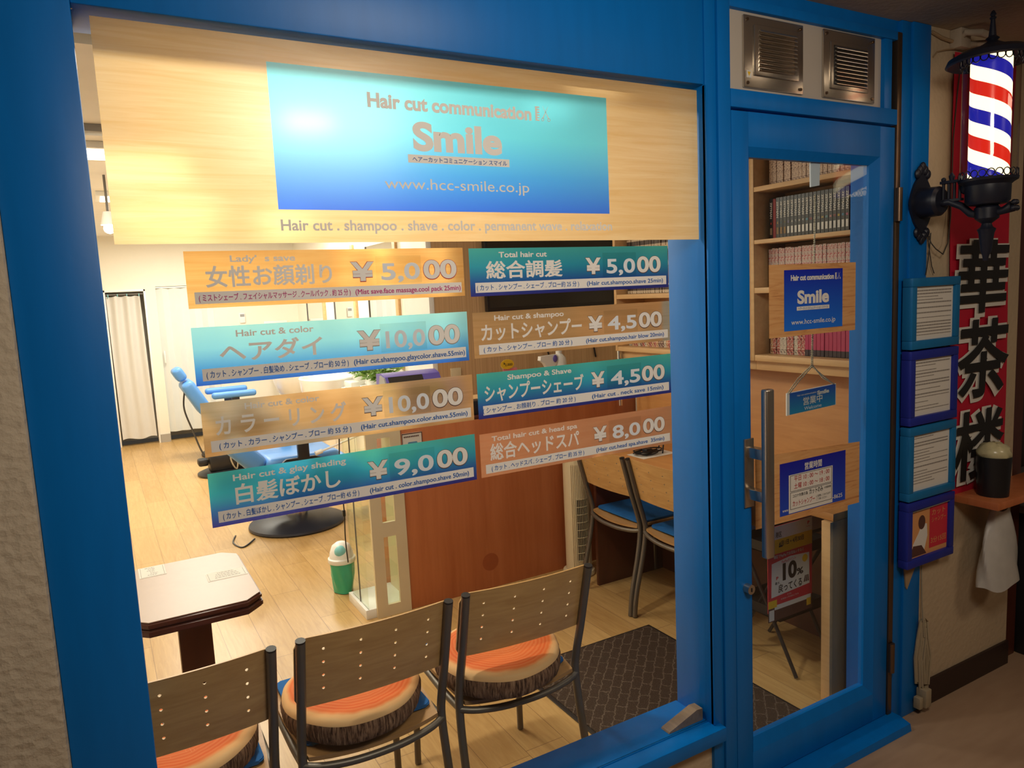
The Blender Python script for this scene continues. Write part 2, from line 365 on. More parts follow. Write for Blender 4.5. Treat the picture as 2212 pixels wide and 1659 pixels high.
# ------------------------------------------------------------------ geometry helpers
class G:
    """collects geometry for ONE mesh object"""
    def __init__(self): self.b = bmesh.new()
    def box(self, x0, x1, y0, y1, z0, z1, bev=0.0, seg=2):
        r = bmesh.ops.create_cube(self.b, size=1.0)
        for v in r['verts']:
            v.co = Vector(((x0 + x1) / 2 + v.co.x * (x1 - x0), (y0 + y1) / 2 + v.co.y * (y1 - y0), (z0 + z1) / 2 + v.co.z * (z1 - z0)))
        if bev > 0:
            es = {e for v in r['verts'] for e in v.link_edges}
            bmesh.ops.bevel(self.b, geom=list(es), offset=bev, segments=seg, affect='EDGES', profile=0.5)
        return self
    def quad(self, *ps):
        self.b.faces.new([self.b.verts.new(p) for p in ps]); return self
    def prism(self, poly, axis, d0, d1):
        """polygon in the plane normal to axis, extruded from d0 to d1"""
        def P(a, c, d): return {'x': (d, a, c), 'y': (a, d, c), 'z': (a, c, d)}[axis]
        A = [self.b.verts.new(P(a, c, d0)) for a, c in poly]; B = [self.b.verts.new(P(a, c, d1)) for a, c in poly]
        n = len(poly)
        self.b.faces.new(A); self.b.faces.new(B[::-1])
        for i in range(n): self.b.faces.new((A[i], B[i], B[(i + 1) % n], A[(i + 1) % n]))
        return self
    def tube(self, pts, r, seg=10, cap=True, closed=False, radii=None):
        pts = [Vector(p) for p in pts]; n = len(pts); rings = []
        prev = None
        for i, p in enumerate(pts):
            if closed: t = pts[(i + 1) % n] - pts[i - 1]
            else: t = pts[min(i + 1, n - 1)] - pts[max(i - 1, 0)]
            t.normalize()
            if prev is None:
                a = Vector((0, 0, 1)) if abs(t.z) < 0.9 else Vector((1, 0, 0))
                u = t.cross(a).normalized()
            else:
                u = (prev - t * prev.dot(t)).normalized()
            prev = u; w = t.cross(u)
            rr = radii[i] if radii else r
            rings.append([self.b.verts.new(p + (u * math.cos(2 * PI * k / seg) + w * math.sin(2 * PI * k / seg)) * rr) for k in range(seg)])
        for i in range(n if closed else n - 1):
            A, B = rings[i], rings[(i + 1) % n]
            for k in range(seg): self.b.faces.new((A[k], A[(k + 1) % seg], B[(k + 1) % seg], B[k]))
        if cap and not closed: self.b.faces.new(rings[0][::-1]); self.b.faces.new(rings[-1])
        return self
    def lathe(self, prof, c=(0, 0, 0), seg=32, sx=1.0, sy=1.0):
        c = Vector(c); rings = []
        for r, z in prof:
            if r < 1e-6: rings.append([self.b.verts.new(c + Vector((0, 0, z)))])
            else: rings.append([self.b.verts.new(c + Vector((r * sx * math.cos(2 * PI * k / seg), r * sy * math.sin(2 * PI * k / seg), z))) for k in range(seg)])
        for A, B in zip(rings, rings[1:]):
            for k in range(seg):
                k2 = (k + 1) % seg
                if len(A) == 1 and len(B) == 1: break
                if len(A) == 1: self.b.faces.new((A[0], B[k2], B[k]))
                elif len(B) == 1: self.b.faces.new((A[k], A[k2], B[0]))
                else: self.b.faces.new((A[k], A[k2], B[k2], B[k]))
        return self
    def cyl(self, p0, p1, r, seg=20): return self.tube([p0, p1], r, seg)
    def ball(self, c, r, sx=1, sy=1, sz=1, u=16, v=10):
        m = Matrix.Translation(c) @ Matrix.Diagonal((sx, sy, sz, 1))
        bmesh.ops.create_uvsphere(self.b, u_segments=u, v_segments=v, radius=r, matrix=m); return self
    def ring(self, c, R_, r, axis='z', seg=24, s2=6):
        pts = []
        for k in range(seg):
            a, b = R_ * math.cos(2 * PI * k / seg), R_ * math.sin(2 * PI * k / seg)
            o = {'z': (a, b, 0), 'y': (a, 0, b), 'x': (0, a, b)}[axis]
            pts.append(Vector(c) + Vector(o))
        return self.tube(pts, r, s2, closed=True)
    def grid(self, fn, nu, nv):
        V = [[self.b.verts.new(fn(i / nu, j / nv)) for j in range(nv + 1)] for i in range(nu + 1)]
        for i in range(nu):
            for j in range(nv): self.b.faces.new((V[i][j], V[i + 1][j], V[i + 1][j + 1], V[i][j + 1]))
        return self
    def xform(self, M_, verts=None):
        bmesh.ops.transform(self.b, matrix=M_, verts=verts or self.b.verts[:]); return self
    def text(self, body, x0, x1, zb, cap, y, bold=0.0, face='-y', lean=0.0, other=0.0, resol=6):
        """lettering between x0 and x1, baseline zb, capital height cap, in the plane y facing -y"""
        vs, fs = text_mesh(body, bold, resol)
        a0 = min(v[0] for v in vs); a1 = max(v[0] for v in vs)
        k = (x1 - x0) / (a1 - a0); kz = cap / 0.72
        nv = []
        for a, b, d in vs:
            zz = b * kz
            px = x0 + (a - a0) * k + lean * zz
            if face == '-y': q = (px, y - d * kz * 0.05, zb + zz + other * (px - x0))
            elif face == '-x': q = (y - d * kz * 0.05, -px, zb + zz)
            elif face == 'z': q = (px, zb + zz, y + d * kz * 0.05)
            nv.append(self.b.verts.new(q))
        for f in fs:
            try: self.b.faces.new([nv[i] for i in f])
            except ValueError: pass
        return self
    def obj(self, name, mat, parent=None, smooth=True, angle=38):
        me = bpy.data.meshes.new(name)
        bmesh.ops.recalc_face_normals(self.b, faces=self.b.faces[:])
        self.b.to_mesh(me); self.b.free()
        for mm in (mat if isinstance(mat, list) else [mat]): me.materials.append(mm)
        o = bpy.data.objects.new(name, me); COL.objects.link(o)
        if parent is not None:
            o.parent = parent
            og = ORG.get(parent.name)
            ORG[o.name] = og if og is not None else Vector((0, 0, 0))
            if og is not None: me.transform(Matrix.Translation(-og))
        if smooth:
            me.polygons.foreach_set('use_smooth', [True] * len(me.polygons))
            me.set_sharp_from_angle(angle=math.radians(angle))
        return o
ORG = {}
_tc = {}
def text_mesh(body, bold, resol):
    key = (body, bold, resol)
    if key in _tc: return _tc[key]
    c = bpy.data.curves.new('t', 'FONT'); c.body = body; c.size = 1.0; c.resolution_u = resol
    c.bevel_depth = bold; c.bevel_resolution = 0
    o = bpy.data.objects.new('t', c); COL.objects.link(o)
    bpy.context.view_layer.update()
    me = bpy.data.meshes.new_from_object(o.evaluated_get(bpy.context.evaluated_depsgraph_get()))
    vs = [tuple(v.co) for v in me.vertices]; fs = [tuple(p.vertices) for p in me.polygons]
    bpy.data.meshes.remove(me); bpy.data.objects.remove(o); bpy.data.curves.remove(c)
    _tc[key] = (vs, fs)
    return vs, fs

def tag(o, label=None, cat=None, group=None, kind=None):
    if label: o['label'] = label
    if cat: o['category'] = cat
    if group: o['group'] = group
    if kind: o['kind'] = kind
    return o
def thing(name, label, cat, loc=(0, 0, 0), group=None, kind=None, local=False):
    """an Empty at the base of a thing; parts are given in world coordinates unless local"""
    o = bpy.data.objects.new(name, None); COL.objects.link(o)
    o.empty_display_size = 0.05
    o.location = loc
    if not local: ORG[o.name] = Vector(loc)
    return tag(o, label, cat, group, kind)
def struct(name, g, mat, **kw): return tag(g.obj(name, mat, **kw), kind='structure')
def copy_tree(o, parent=None):
    c = o.copy(); COL.objects.link(c)
    if parent is not None: c.parent = parent
    for ch in [x for x in COL.objects if x.parent == o]: copy_tree(ch, c)
    return c
def box(*a, **k): return G().box(*a, **k)
ORD = ['first', 'second', 'third', 'fourth', 'fifth', 'sixth', 'seventh', 'eighth', 'ninth', 'tenth', 'eleventh', 'twelfth', 'thirteenth', 'fourteenth', 'fifteenth',
       'sixteenth', 'seventeenth', 'eighteenth', 'nineteenth', 'twentieth', 'twenty-first', 'twenty-second', 'twenty-third', 'twenty-fourth', 'twenty-fifth', 'twenty-sixth']

# ------------------------------------------------------------------ the shell: street side
TH = 0.165          # thickness of the shop front
GY = 0.030          # plane of the window glass
struct('wall_front', box(-2.2, -0.118, -0.022, TH, 0, 2.466, 0.008), M['stucco'])
struct('trim_1', box(-0.118, 0.024, 0.0, TH, 0, 2.466, 0.004), M['blue'])                                   # post left of the window
struct('trim_2', box(0.024, 1.53, 0.004, TH, 2.181, 2.466, 0.003), M['blue'])                              # head above the window
wb = G().box(0.024, 1.53, 0.012, TH, 0, 0.262)
struct('wall_front_sill', wb, M['plaster'])
sl = G().box(0.024, 1.532, GY, 0.172, 0.262, 0.294, 0.002).box(0.024, 1.556, -0.026, GY - 0.0015, 0.248, 0.293, 0.003)
struct('trim_3', sl, M['blue'])
mu = G().box(1.53, 1.572, 0.0, TH, 0.0, 2.466, 0.003).box(1.5735, 1.6225, -0.006, TH, 0.0, 2.466, 0.004).box(1.53, 1.536, -0.003, 0.012, 0.294, 2.18, 0.001)
struct('trim_4', mu, M['blue'])
struct('window_1', box(0.024, 1.53, GY, GY + 0.006, 0.294, 2.181), M['glass'])
# door surround
dh = G()
dh.box(1.6225, 2.385, -0.004, TH, 2.397, 2.425, 0.003).box(1.6225, 2.436, 0.014, TH, 2.425, 2.466)
dh.box(1.6225, 2.385, -0.006, TH, 2.128, 2.178, 0.003)
dh.box(2.319, 2.358, -0.002, TH, 2.178, 2.397, 0.002)
struct('trim_5', dh, M['blue'])
struct('wall_front_transom', box(1.6225, 2.319, 0.012, TH - 0.02, 2.178, 2.397), M['beige_panel'])
pj = G().box(2.412, 2.463, 0.0, TH, 0, 2.466, 0.003).box(2.463, 2.562, -0.008, TH, 0, 2.466, 0.004).box(2.383, 2.412, 0.03, TH, 0, 2.466)
struct('trim_6', pj, M['blue'])
struct('trim_7', G().box(2.386, 2.411, -0.004, 0.02, 0.035, 2.425, 0.004), M['bronze'])
struct('trim_8', G().prism([(-0.075, 0.0), (-0.07, 0.026), (-0.03, 0.036), (TH, 0.036), (TH, 0.0)], 'x', 1.6225, 2.42), M['blue'])
struct('wall_front.001', box(2.562, 3.19, 0.0, TH, 0, 2.466), M['plaster'])
struct('baseboard_front', box(2.562, 3.19, -0.012, 0.0, 0, 0.10, 0.002), M['darkbase'])
struct('ceiling_corridor', box(-2.6, 5.0, -4.2, 0.5, 2.466, 2.52), M['outer_ceiling'])
struct('floor_corridor', box(-2.6, 5.0, -4.2, 0.02, -0.05, 0.0), M['floor_out'])
struct('wall_corridor', box(-2.6, 5.0, -4.2, -4.1, 0, 2.466), M['plaster'])
struct('wall_neighbour', box(3.3, 5.0, 0.35, 0.45, 0, 2.466), M['darkbase'])
struct('wall_neighbour.001', box(3.19, 3.3, 0.02, 0.45, 0, 2.466), M['darkred'])

# ------------------------------------------------------------------ the shell: shop interior
struct('floor', box(-0.7, 3.5, 0.02, 8.6, -0.05, 0.0), M['floor_in'])
struct('ceiling', box(-0.7, 3.5, TH, 8.6, CEIL_IN, CEIL_IN + 0.06), M['ceil_white'])
struct('wall_left', box(-0.7, -0.6, TH, 8.6, 0, CEIL_IN), M['wall_white'])
bw = G()
bw.box(-0.6, 0.168, 8.45, 8.55, 0, CEIL_IN).box(0.582, 0.715, 8.45, 8.55, 0, CEIL_IN).box(1.357, 2.5, 8.45, 8.55, 0, CEIL_IN)
bw.box(0.168, 0.582, 8.45, 8.55, 1.87, CEIL_IN).box(0.715, 1.357, 8.45, 8.55, 1.91, CEIL_IN).box(0.1, 1.4, 8.9, 9.0, 0, 2.0)
struct('wall_back', bw, M['wall_white'])
df = G().box(0.150, 0.170, 8.435, 8.55, 0, 1.89, 0.002).box(0.580, 0.600, 8.435, 8.55, 0, 1.89, 0.002).box(0.150, 0.600, 8.435, 8.55, 1.865, 1.89, 0.002)
struct('trim_9', df, M['white'])
struct('baseboard_back', G().box(0.602, 0.713, 8.43, 8.45, 0, 0.10).box(1.36, 2.41, 8.43, 8.45, 0, 0.10), M['baseboard'])
struct('wall_station', box(2.41, 2.5, 3.2, 8.45, 0, CEIL_IN), M['wall_white'])
struct('wall_partition', box(1.90, 3.45, 2.78, 3.2, 0, CEIL_IN), M['panel_grain'])
struct('trim_10', box(1.865, 1.90, 2.775, 3.205, 0, CEIL_IN, 0.002), M['white'])
struct('wall_right', box(2.86, 2.95, TH, 1.93, 0, CEIL_IN), M['wall_white'])
struct('wall_recess', box(3.4, 3.5, 1.93, 2.78, 0, CEIL_IN), M['wall_white'])
struct('wall_recess.001', box(2.95, 3.4, 1.88, 1.93, 0, CEIL_IN), M['wall_white'])
struct('trim_11', G().box(-0.6, 2.4, 0.98, 1.18, CEIL_IN - 0.05, CEIL_IN, 0.003), M['dgrey'])
struct('trim_12', G().box(-0.6, 1.8, 2.52, 2.62, CEIL_IN - 0.035, CEIL_IN, 0.003), M['grey'])
acc = G()
def accf(u, v):
    return (0.716 + 0.640 * u, 8.47 + 0.020 * (abs((u * 9) % 2 - 1) * 2 - 1), 0.115 + 1.78 * v)
acc.grid(accf, 72, 1)
d2 = struct('door_2', acc, M['accordion'], smooth=False)
G().box(0.735, 0.75, 8.425, 8.44, 0.98, 1.13, 0.004).tube([(0.742, 8.46, 0.995), (0.742, 8.432, 0.995)], 0.005).tube([(0.742, 8.46, 1.115), (0.742, 8.432, 1.115)], 0.005).obj('door_handle', M['white'], d2)
G().box(0.716, 1.356, 8.45, 8.49, 1.895, 1.915).obj('door_rail', M['white'], d2)

# ------------------------------------------------------------------ door_1: the blue entrance door
d1 = bpy.data.objects.new('door_1', None); COL.objects.link(d1); d1.location = (1.63, 0, 0.038); ORG['door_1'] = Vector((1.63, 0, 0.038)); d1['kind'] = 'structure'
g = G()
g.box(1.629, 1.697, 0.0, 0.036, 0.040, 2.121, 0.002).box(2.304, 2.382, 0.0, 0.036, 0.040, 2.121, 0.002)
g.box(1.6965, 2.3045, 0.0, 0.036, 2.023, 2.121, 0.001).box(1.6965, 2.3045, 0.0, 0.036, 0.040, 0.144, 0.001)
for poly, ax, a, b in (([(1.697, 0.0), (1.706, 0.016), (1.706, 0.036), (1.697, 0.036)], 'z', 0.144, 2.023), ([(2.304, 0.0), (2.270, 0.016), (2.270, 0.036), (2.304, 0.036)], 'z', 0.144, 2.023)):
    g.prism(poly, ax, a, b)
g.prism([(0.0, 2.023), (0.016, 1.997), (0.036, 1.997), (0.036, 2.023)], 'x', 1.697, 2.304).prism([(0.0, 0.144), (0.016, 0.182), (0.036, 0.182), (0.036, 0.144)], 'x', 1.697, 2.304)
g.obj('door_frame', M['blue'], d1)
G().box(1.700, 2.276, 0.020, 0.026, 0.17, 2.01).obj('door_pane', M['door_glass'], d1)
h = G().box(1.664, 1.704, -0.006, 0.0, 0.955, 1.168, 0.002).obj('door_handle', M['steel'], d1)
for z in (1.128, 1.000): G().box(1.672, 1.700, -0.075, -0.006, z - 0.016, z + 0.016, 0.002).obj('handle_bracket', M['steel'], h)
G().box(1.669, 1.702, -0.087, -0.062, 0.815, 1.325, 0.006, 3).obj('handle_bar', M['steel'], h)
lk = G().cyl((1.672, 0, 0.70), (1.672, -0.022, 0.70), 0.015).obj('door_lock', M['steel'], d1)
G().box(1.670, 1.674, -0.0235, -0.021, 0.694, 0.706).obj('keyhole', M['black'], lk)
for z in (1.87, 0.26):
    G().cyl((2.394, -0.010, z - 0.055), (2.394, -0.010, z + 0.055), 0.011).box(2.383, 2.405, -0.006, 0.0, z - 0.055, z + 0.055).obj('door_hinge', M['bronze'], d1)

# ------------------------------------------------------------------ vents above the door
def vent(x0, x1, z0, z1, lx0, lx1, lz0, lz1, label, open_):
    t = thing('vent_grille', label, 'vent', (x0, 0.012, z0), 'louvred vents above the door')
    G().box(x0, x1, 0.004, 0.012, z0, z1, 0.003).box(lx0 - 0.012, lx1 + 0.012, -0.002, 0.005, lz0 - 0.012, lz1 + 0.012, 0.004).obj('faceplate', M['steel'], t)
    if open_: G().box(lx0, lx1, -0.0025, -0.0021, lz0, lz1).obj('louvre_opening', M['black'], t)
    n = 10
    for k in range(n):
        z = lz0 + (k + 0.5) * (lz1 - lz0) / n; hh = (lz1 - lz0) / n * 0.42
        G().prism([(-0.0022, z + hh), (-0.010, z - hh * 0.7), (-0.009, z - hh), (-0.0022, z - hh * 0.2)], 'x', lx0 + 0.006, lx1 - 0.006).obj('louvre_slat', M['steel'], t)
    for x in (x0 + 0.013, x1 - 0.013):
        for z in (z0 + 0.013, z1 - 0.013): G().cyl((x, 0.004, z), (x, 0.001, z), 0.0045, 10).obj('screw', M['bronze'], t)
    return t
v1 = vent(1.686, 1.936, 2.189, 2.388, 1.735, 1.900, 2.235, 2.352, 'square stainless vent with a small sticker, above the blue door next to the window', False)
s = G().box(1.694, 1.713, 0.0025, 0.0039, 2.216, 2.236).obj('sticker', M['paper'], v1)
G().prism([(1.6975, 2.232), (1.7095, 2.232), (1.7035, 2.220)], 'y', 0.0018, 0.0024).obj('sticker_arrow', M['yellow'], s)
vent(2.028, 2.278, 2.190, 2.392, 2.067, 2.228, 2.229, 2.346, 'square stainless vent with dark open slats, above the blue door', True)

# ------------------------------------------------------------------ window films
def flat(x0, x1, z0, z1, y, th=0.0): return G().quad((x0, y, z0), (x1, y, z0), (x1, y, z1), (x0, y, z1))
def scissors_comb(g, x, z, s, y):
    """little comb and open scissors drawn beside the shop name"""
    g.box(x, x + 0.006 * s, y - 0.0004, y, z, z + 0.034 * s)
    for k in range(6): g.box(x + 0.006 * s, x + 0.012 * s, y - 0.0004, y, z + k * 0.0062 * s, z + (k * 0.0062 + 0.003) * s)
    for sg in (1, -1):
        a = Vector((x + (0.030 - sg * 0.009) * s, y - 0.0003, z + 0.006 * s)); b = Vector((x + (0.030 + sg * 0.008) * s, y - 0.0003, z + 0.036 * s))
        d = (b - a).normalized(); nrm = Vector((-d.z, 0, d.x)) * 0.0014 * s
        g.quad(a - nrm, a + nrm, b + nrm * 0.2, b - nrm * 0.2)
        g.ring((a.x, y - 0.0003, a.z - 0.002 * s), 0.0035 * s, 0.0008 * s, 'y', 14, 4)
Y0 = GY - 0.0012
bn = thing('window_banner', 'wide wood-print shop sign across the top of the window with a blue name panel', 'sign', (0.79, Y0, 1.763))
g = G()
for a, b, c, d in ((0.0525, 0.3595, 1.763, 2.1715), (1.212, 1.5265, 1.763, 2.1715), (0.3595, 1.212, 1.763, 1.8315), (0.3595, 1.212, 2.1245, 2.1715)): g.quad((a, Y0, c), (b, Y0, c), (b, Y0, d), (a, Y0, d))
bmesh.ops.remove_doubles(g.b, verts=g.b.verts[:], dist=1e-5)
g.obj('banner_film', M['film_banner'], bn)
lp = flat(0.3595, 1.212, 1.8315, 2.1245, Y0).obj('name_panel', M['film_logo'], bn)
yl = Y0 - 0.0008
G().text('Hair cut communication', 0.567, 0.983, 2.0535, 0.0300, yl, 0.040).obj('tagline_lettering', M['vinyl'], lp)
g = G(); scissors_comb(g, 0.994, 2.053, 1.0, yl); g.obj('comb_and_scissors_mark', M['vinyl'], lp)
G().text('Smile', 0.668, 0.897, 1.9685, 0.0600, yl, 0.043).obj('name_lettering', M['vinyl'], lp)
sp = flat(0.6535, 0.915, 1.9385, 1.9565, yl).obj('reading_strip', M['vinyl'], lp)
G().text('ヘアーカットコミュニケーション スマイル', 0.664, 0.908, 1.9420, 0.0092, yl - 0.0005, 0.012).obj('reading_lettering', M['ink_blue'], sp)
G().text('www.hcc-smile.co.jp', 0.5945, 0.9675, 1.8800, 0.0250, yl, 0.0).obj('address_lettering', M['vinyl'], lp)
G().text('Hair cut . shampoo . shave . color . permanent wave . relaxation', 0.3615, 1.2185, 1.7890, 0.0225, yl, 0.024).obj('services_lettering', M['vinyl'], bn)

def price_sign(key, x0, x1, z0, z1, mat, cap, title, price, jp, en, xs, ink, label, outline, tb=0.022, tcap=0.032):
    t = thing('price_sign', label, 'sign', ((x0 + x1) / 2, Y0, z0), 'price signs stuck on the window glass')
    H = z1 - z0; tz = 0.0
    slope = 0.0
    flat(x0, x1, z0, z1, Y0).obj('sign_film', M[mat], t)
    y = Y0 - 0.0006
    (a, b), (c, d), (e, f), (i, j), (k, l), (m, n), (o, p) = xs
    G().text(cap, a, b, z0 + H * 0.805, H * 0.115, y, 0.022).obj('caption_lettering', M['vinyl'], t)
    G().text(title, c, d, z0 + H * 0.395, tcap, y, tb).obj('service_lettering', M['vinyl'], t)
    G().text('¥', e, f, z0 + H * 0.395, H * 0.345, y, 0.030).obj('currency_sign', M['vinyl'], t)
    G().text('00', k, l, z0 + H * 0.395, H * 0.365, y, 0.030).obj('price_zeros', M['vinyl'], t)
    G().text('¥', e - 0.0012, f + 0.0012, z0 + H * 0.385, H * 0.355, y + 0.00035, 0.046).obj('currency_outline', M[outline], t)
    G().text('00', k - 0.0012, l + 0.0012, z0 + H * 0.385, H * 0.375, y + 0.00035, 0.046).obj('zeros_outline', M[outline], t)
    pt = G().quad((i - 0.012, y + 0.0002, z0 + H * 0.31), (j + 0.004, y + 0.0002, z0 + H * 0.31), (j + 0.004, y + 0.0002, z0 + H * 0.86), (i - 0.012, y + 0.0002, z0 + H * 0.86)).obj('price_patch', M['patch'], t)
    G().text(price, i, j, z0 + H * 0.395, H * 0.325, y - 0.0004, 0.024).obj('price_digits', M['vinyl_cool'], pt)
    st = flat(x0 + 0.013, x1 - 0.008, z0 + H * 0.075, z0 + H * 0.285, y).obj('detail_strip', M['vinyl'], t)
    G().text(jp, m, n, z0 + H * 0.130, H * 0.098, y - 0.0005, 0.010).obj('japanese_detail_lettering', M[ink], st)
    G().text(en, o, p, z0 + H * 0.130, H * 0.098, y - 0.0005, 0.016).obj('english_detail_lettering', M[ink], st)
    return t
PS = [
 ('lady', 0.1695, 0.777, 1.636, 1.7485, 'film_wood', 'Lady’  s save', '女性お顔剃り', '5,0', '( ミストシェーブ . フェイシャルマッサージ . クールパック . 約 25 分 )', '(Mist save.face massage.cool pack 25min)',
  [(0.255, 0.385), (0.205, 0.461), (0.503, 0.556), (0.572, 0.665), (0.674, 0.758), (0.19, 0.499), (0.51, 0.766)], 'ink_pink', 'orange wood-print price sign for ladies face shaving, with magenta small print', 'ink_red'),
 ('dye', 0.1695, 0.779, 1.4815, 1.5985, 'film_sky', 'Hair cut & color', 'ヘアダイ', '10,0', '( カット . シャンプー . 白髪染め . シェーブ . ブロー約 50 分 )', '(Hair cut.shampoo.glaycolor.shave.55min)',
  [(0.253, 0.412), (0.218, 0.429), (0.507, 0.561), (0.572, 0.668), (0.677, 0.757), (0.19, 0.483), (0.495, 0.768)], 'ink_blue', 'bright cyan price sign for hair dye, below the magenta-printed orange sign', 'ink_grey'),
 ('color', 0.1725, 0.7835, 1.3355, 1.447, 'film_wood_soft', 'Hair cut & color', 'カ ラ ー リ ン グ', '10,0', '( カット . カラー . シャンプー . ブロー 約 55 分 )', '(Hair cut.shampoo.color.shave.55min)',
  [(0.257, 0.412), (0.197, 0.47), (0.507, 0.556), (0.569, 0.668), (0.677, 0.756), (0.201, 0.478), (0.5, 0.766)], 'ink_blue', 'golden wood-print price sign for hair colouring at 10,000 yen', 'ink_brown'),
 ('shade', 0.173, 0.782, 1.1875, 1.301, 'film_blue', 'Hair cut & glay shading', '白髪ぼかし', '9,0', '( カット . 白髪ぼかし . シャンプー . シェーブ . ブロー約 45 分 )', '(Hair cut . color.shampoo.shave 50min)',
  [(0.221, 0.46), (0.223, 0.445), (0.509, 0.557), (0.572, 0.67), (0.679, 0.76), (0.195, 0.485), (0.51, 0.761)], 'ink_blue', 'teal to blue price sign for grey hair shading at 9,000 yen', 'ink_brown'),
 ('total', 0.7925, 1.409, 1.6325, 1.7465, 'film_blue', 'Total hair cut', '総合調髪', '5,0', '( カット . シャンプー . シェーブ . ブロー約 25 分 )', '(Hair cut.shampoo.shave 25min)',
  [(0.873, 1.011), (0.836, 1.057), (1.129, 1.178), (1.196, 1.292), (1.299, 1.382), (0.809, 1.106), (1.131, 1.389)], 'ink_blue', 'teal to blue price sign for the total hair cut at 5,000 yen', 'ink_brown'),
 ('shampoo', 0.7935, 1.411, 1.484, 1.594, 'film_wood_soft', 'Hair cut & shampoo', 'カットシャンプー', '4,5', '( カット . シャンプー . ブロー 約 20 分 )', '(Hair cut.shampoo.hair blow 20min)',
  [(0.852, 1.055), (0.814, 1.11), (1.13, 1.179), (1.194, 1.292), (1.3, 1.382), (0.819, 1.078), (1.122, 1.388)], 'ink_blue', 'golden wood-print price sign for cut and shampoo at 4,500 yen', 'ink_brown'),
 ('shave', 0.796, 1.411, 1.3345, 1.446, 'film_blue', 'Shampoo & Shave', 'シャンプーシェーブ', '4,5', '( シャンプー . お顔剃り . ブロー 約 20 分 )', '(Hair cut . neck save 15min)',
  [(0.881, 1.072), (0.815, 1.11), (1.134, 1.179), (1.199, 1.3), (1.306, 1.388), (0.808, 1.082), (1.135, 1.382)], 'ink_blue', 'teal to blue price sign for shampoo and shave at 4,500 yen', 'ink_brown'),
 ('spa', 0.795, 1.4105, 1.1885, 1.297, 'film_wood_deep', 'Total hair cut & head spa', '総合ヘッドスパ', '8,0', '( カット . ヘッドスパ . シェーブ . ブロー 約 35 分 )', '(Hair cut.head spa.shave  35min)',
  [(0.828, 1.084), (0.822, 1.089), (1.135, 1.181), (1.199, 1.295), (1.305, 1.384), (0.824, 1.103), (1.143, 1.381)], 'ink_blue', 'faint reddish see-through price sign for head spa at 8,000 yen', 'ink_brown'),
]
for a in PS: price_sign(*a)

# door wedge left on the sill behind the glass
wd = G().prism([(1.386, 0.2945), (1.523, 0.2945), (1.523, 0.332), (1.500, 0.334), (1.389, 0.299)], 'y', 0.042, 0.078)
tag(wd.obj('door_wedge', M['wedge'], smooth=False), 'worn grey-brown wooden door wedge lying on the blue window sill', 'door wedge')

# ------------------------------------------------------------------ signs on the door
YP = 0.0185
t = thing('door_sign', 'cedar-print square sign with the blue shop name, upper part of the door glass', 'sign', (2.0, YP, 1.46))
flat(1.7995, 2.2105, 1.4605, 1.684, YP).obj('wood_border', M['cedar'], t)
p = flat(1.866, 2.144, 1.4775, 1.6665, YP - 0.0004).obj('name_panel', M['plate_blue'], t)
y = YP - 0.0008
G().text('Hair cut communication', 1.896, 2.100, 1.634, 0.0165, y, 0.045).obj('tagline_lettering', M['letterwhite'], p)
g = G(); scissors_comb(g, 2.106, 1.632, 0.62, y); g.obj('comb_and_scissors_mark', M['letterwhite'], p)
G().text('Smile', 1.926, 2.076, 1.562, 0.0395, y, 0.042).obj('name_lettering', M['letterwhite'], p)
q = flat(1.923, 2.078, 1.5395, 1.5515, y).obj('reading_strip', M['letterwhite'], p)
G().text('ヘアーカットコミュニケーション スマイル', 1.930, 2.071, 1.5420, 0.0065, y - 0.0004, 0.01).obj('reading_lettering', M['ink_blue'], q)
G().text('www.hcc-smile.co.jp', 1.898, 2.108, 1.4965, 0.0155, y, 0.006).obj('address_lettering', M['letterwhite'], p)

t = thing('opening_hours_sign', 'cedar-print opening hours sign with a paper patch, beside the door handle', 'sign', (2.02, YP, 0.865))
G().quad((1.735, YP, 0.867), (2.2405, YP, 0.862), (2.2405, YP, 1.0765), (1.735, YP, 1.098)).obj('wood_border', M['cedar'], t)
p = flat(1.8445, 2.166, 0.8865, 1.0585, YP - 0.0004).obj('hours_panel', M['plate_blue2'], t)
G().text('営業時間', 1.961, 2.045, 1.0245, 0.0185, y, 0.018).obj('heading_lettering', M['letterwhite'], p)
G().text('www', 1.856, 1.884, 0.8985, 0.011, y, 0.006).obj('address_lettering', M['letterwhite'], p)
G().text('-8625', 2.100, 2.150, 0.8995, 0.014, y, 0.006).obj('telephone_lettering', M['letterwhite'], p)
q = flat(1.885, 2.099, 0.8895, 1.016, y - 0.0003).obj('paper_patch', M['paper'], p)
yy = y - 0.0008
G().text('平日 10 : 00 〜 19 : 00', 1.910, 2.082, 0.9935, 0.0145, yy, 0.008).text('土曜 10 : 00 〜 18 : 00', 1.910, 2.082, 0.9690, 0.0145, yy, 0.008).obj('hours_lettering', M['ink_red'], q)
g = G().text('コロナ対策の為', 1.903, 1.975, 0.9400, 0.0085, yy, 0.008).text('カットのみ', 1.983, 2.050, 0.9390, 0.0145, yy, 0.014).text('の営業時間', 2.056, 2.090, 0.9440, 0.006, yy, 0.004)
g.text('に変更しております', 2.016, 2.088, 0.9215, 0.006, yy, 0.004).text('ご了承ください', 2.018, 2.070, 0.9110, 0.006, yy, 0.004)
g.obj('notice_lettering', M['ink_black'], q)
G().text('カットシャンプー', 1.903, 2.010, 0.9115, 0.0150, yy, 0.012).obj('course_lettering', M['ink_red'], q)
g = G()
for z0_, z1_ in ((0.9605, 1.0135), (0.9015, 0.9575)):
    for a, b, c, d in ((1.892, 2.094, z0_, z0_ + 0.0012), (1.892, 2.094, z1_ - 0.0012, z1_), (1.892, 1.8932, z0_, z1_), (2.0928, 2.094, z0_, z1_)): g.box(a, b, yy - 0.0002, yy, c, d)
g.obj('ruled_border', M['ink_black'], q)

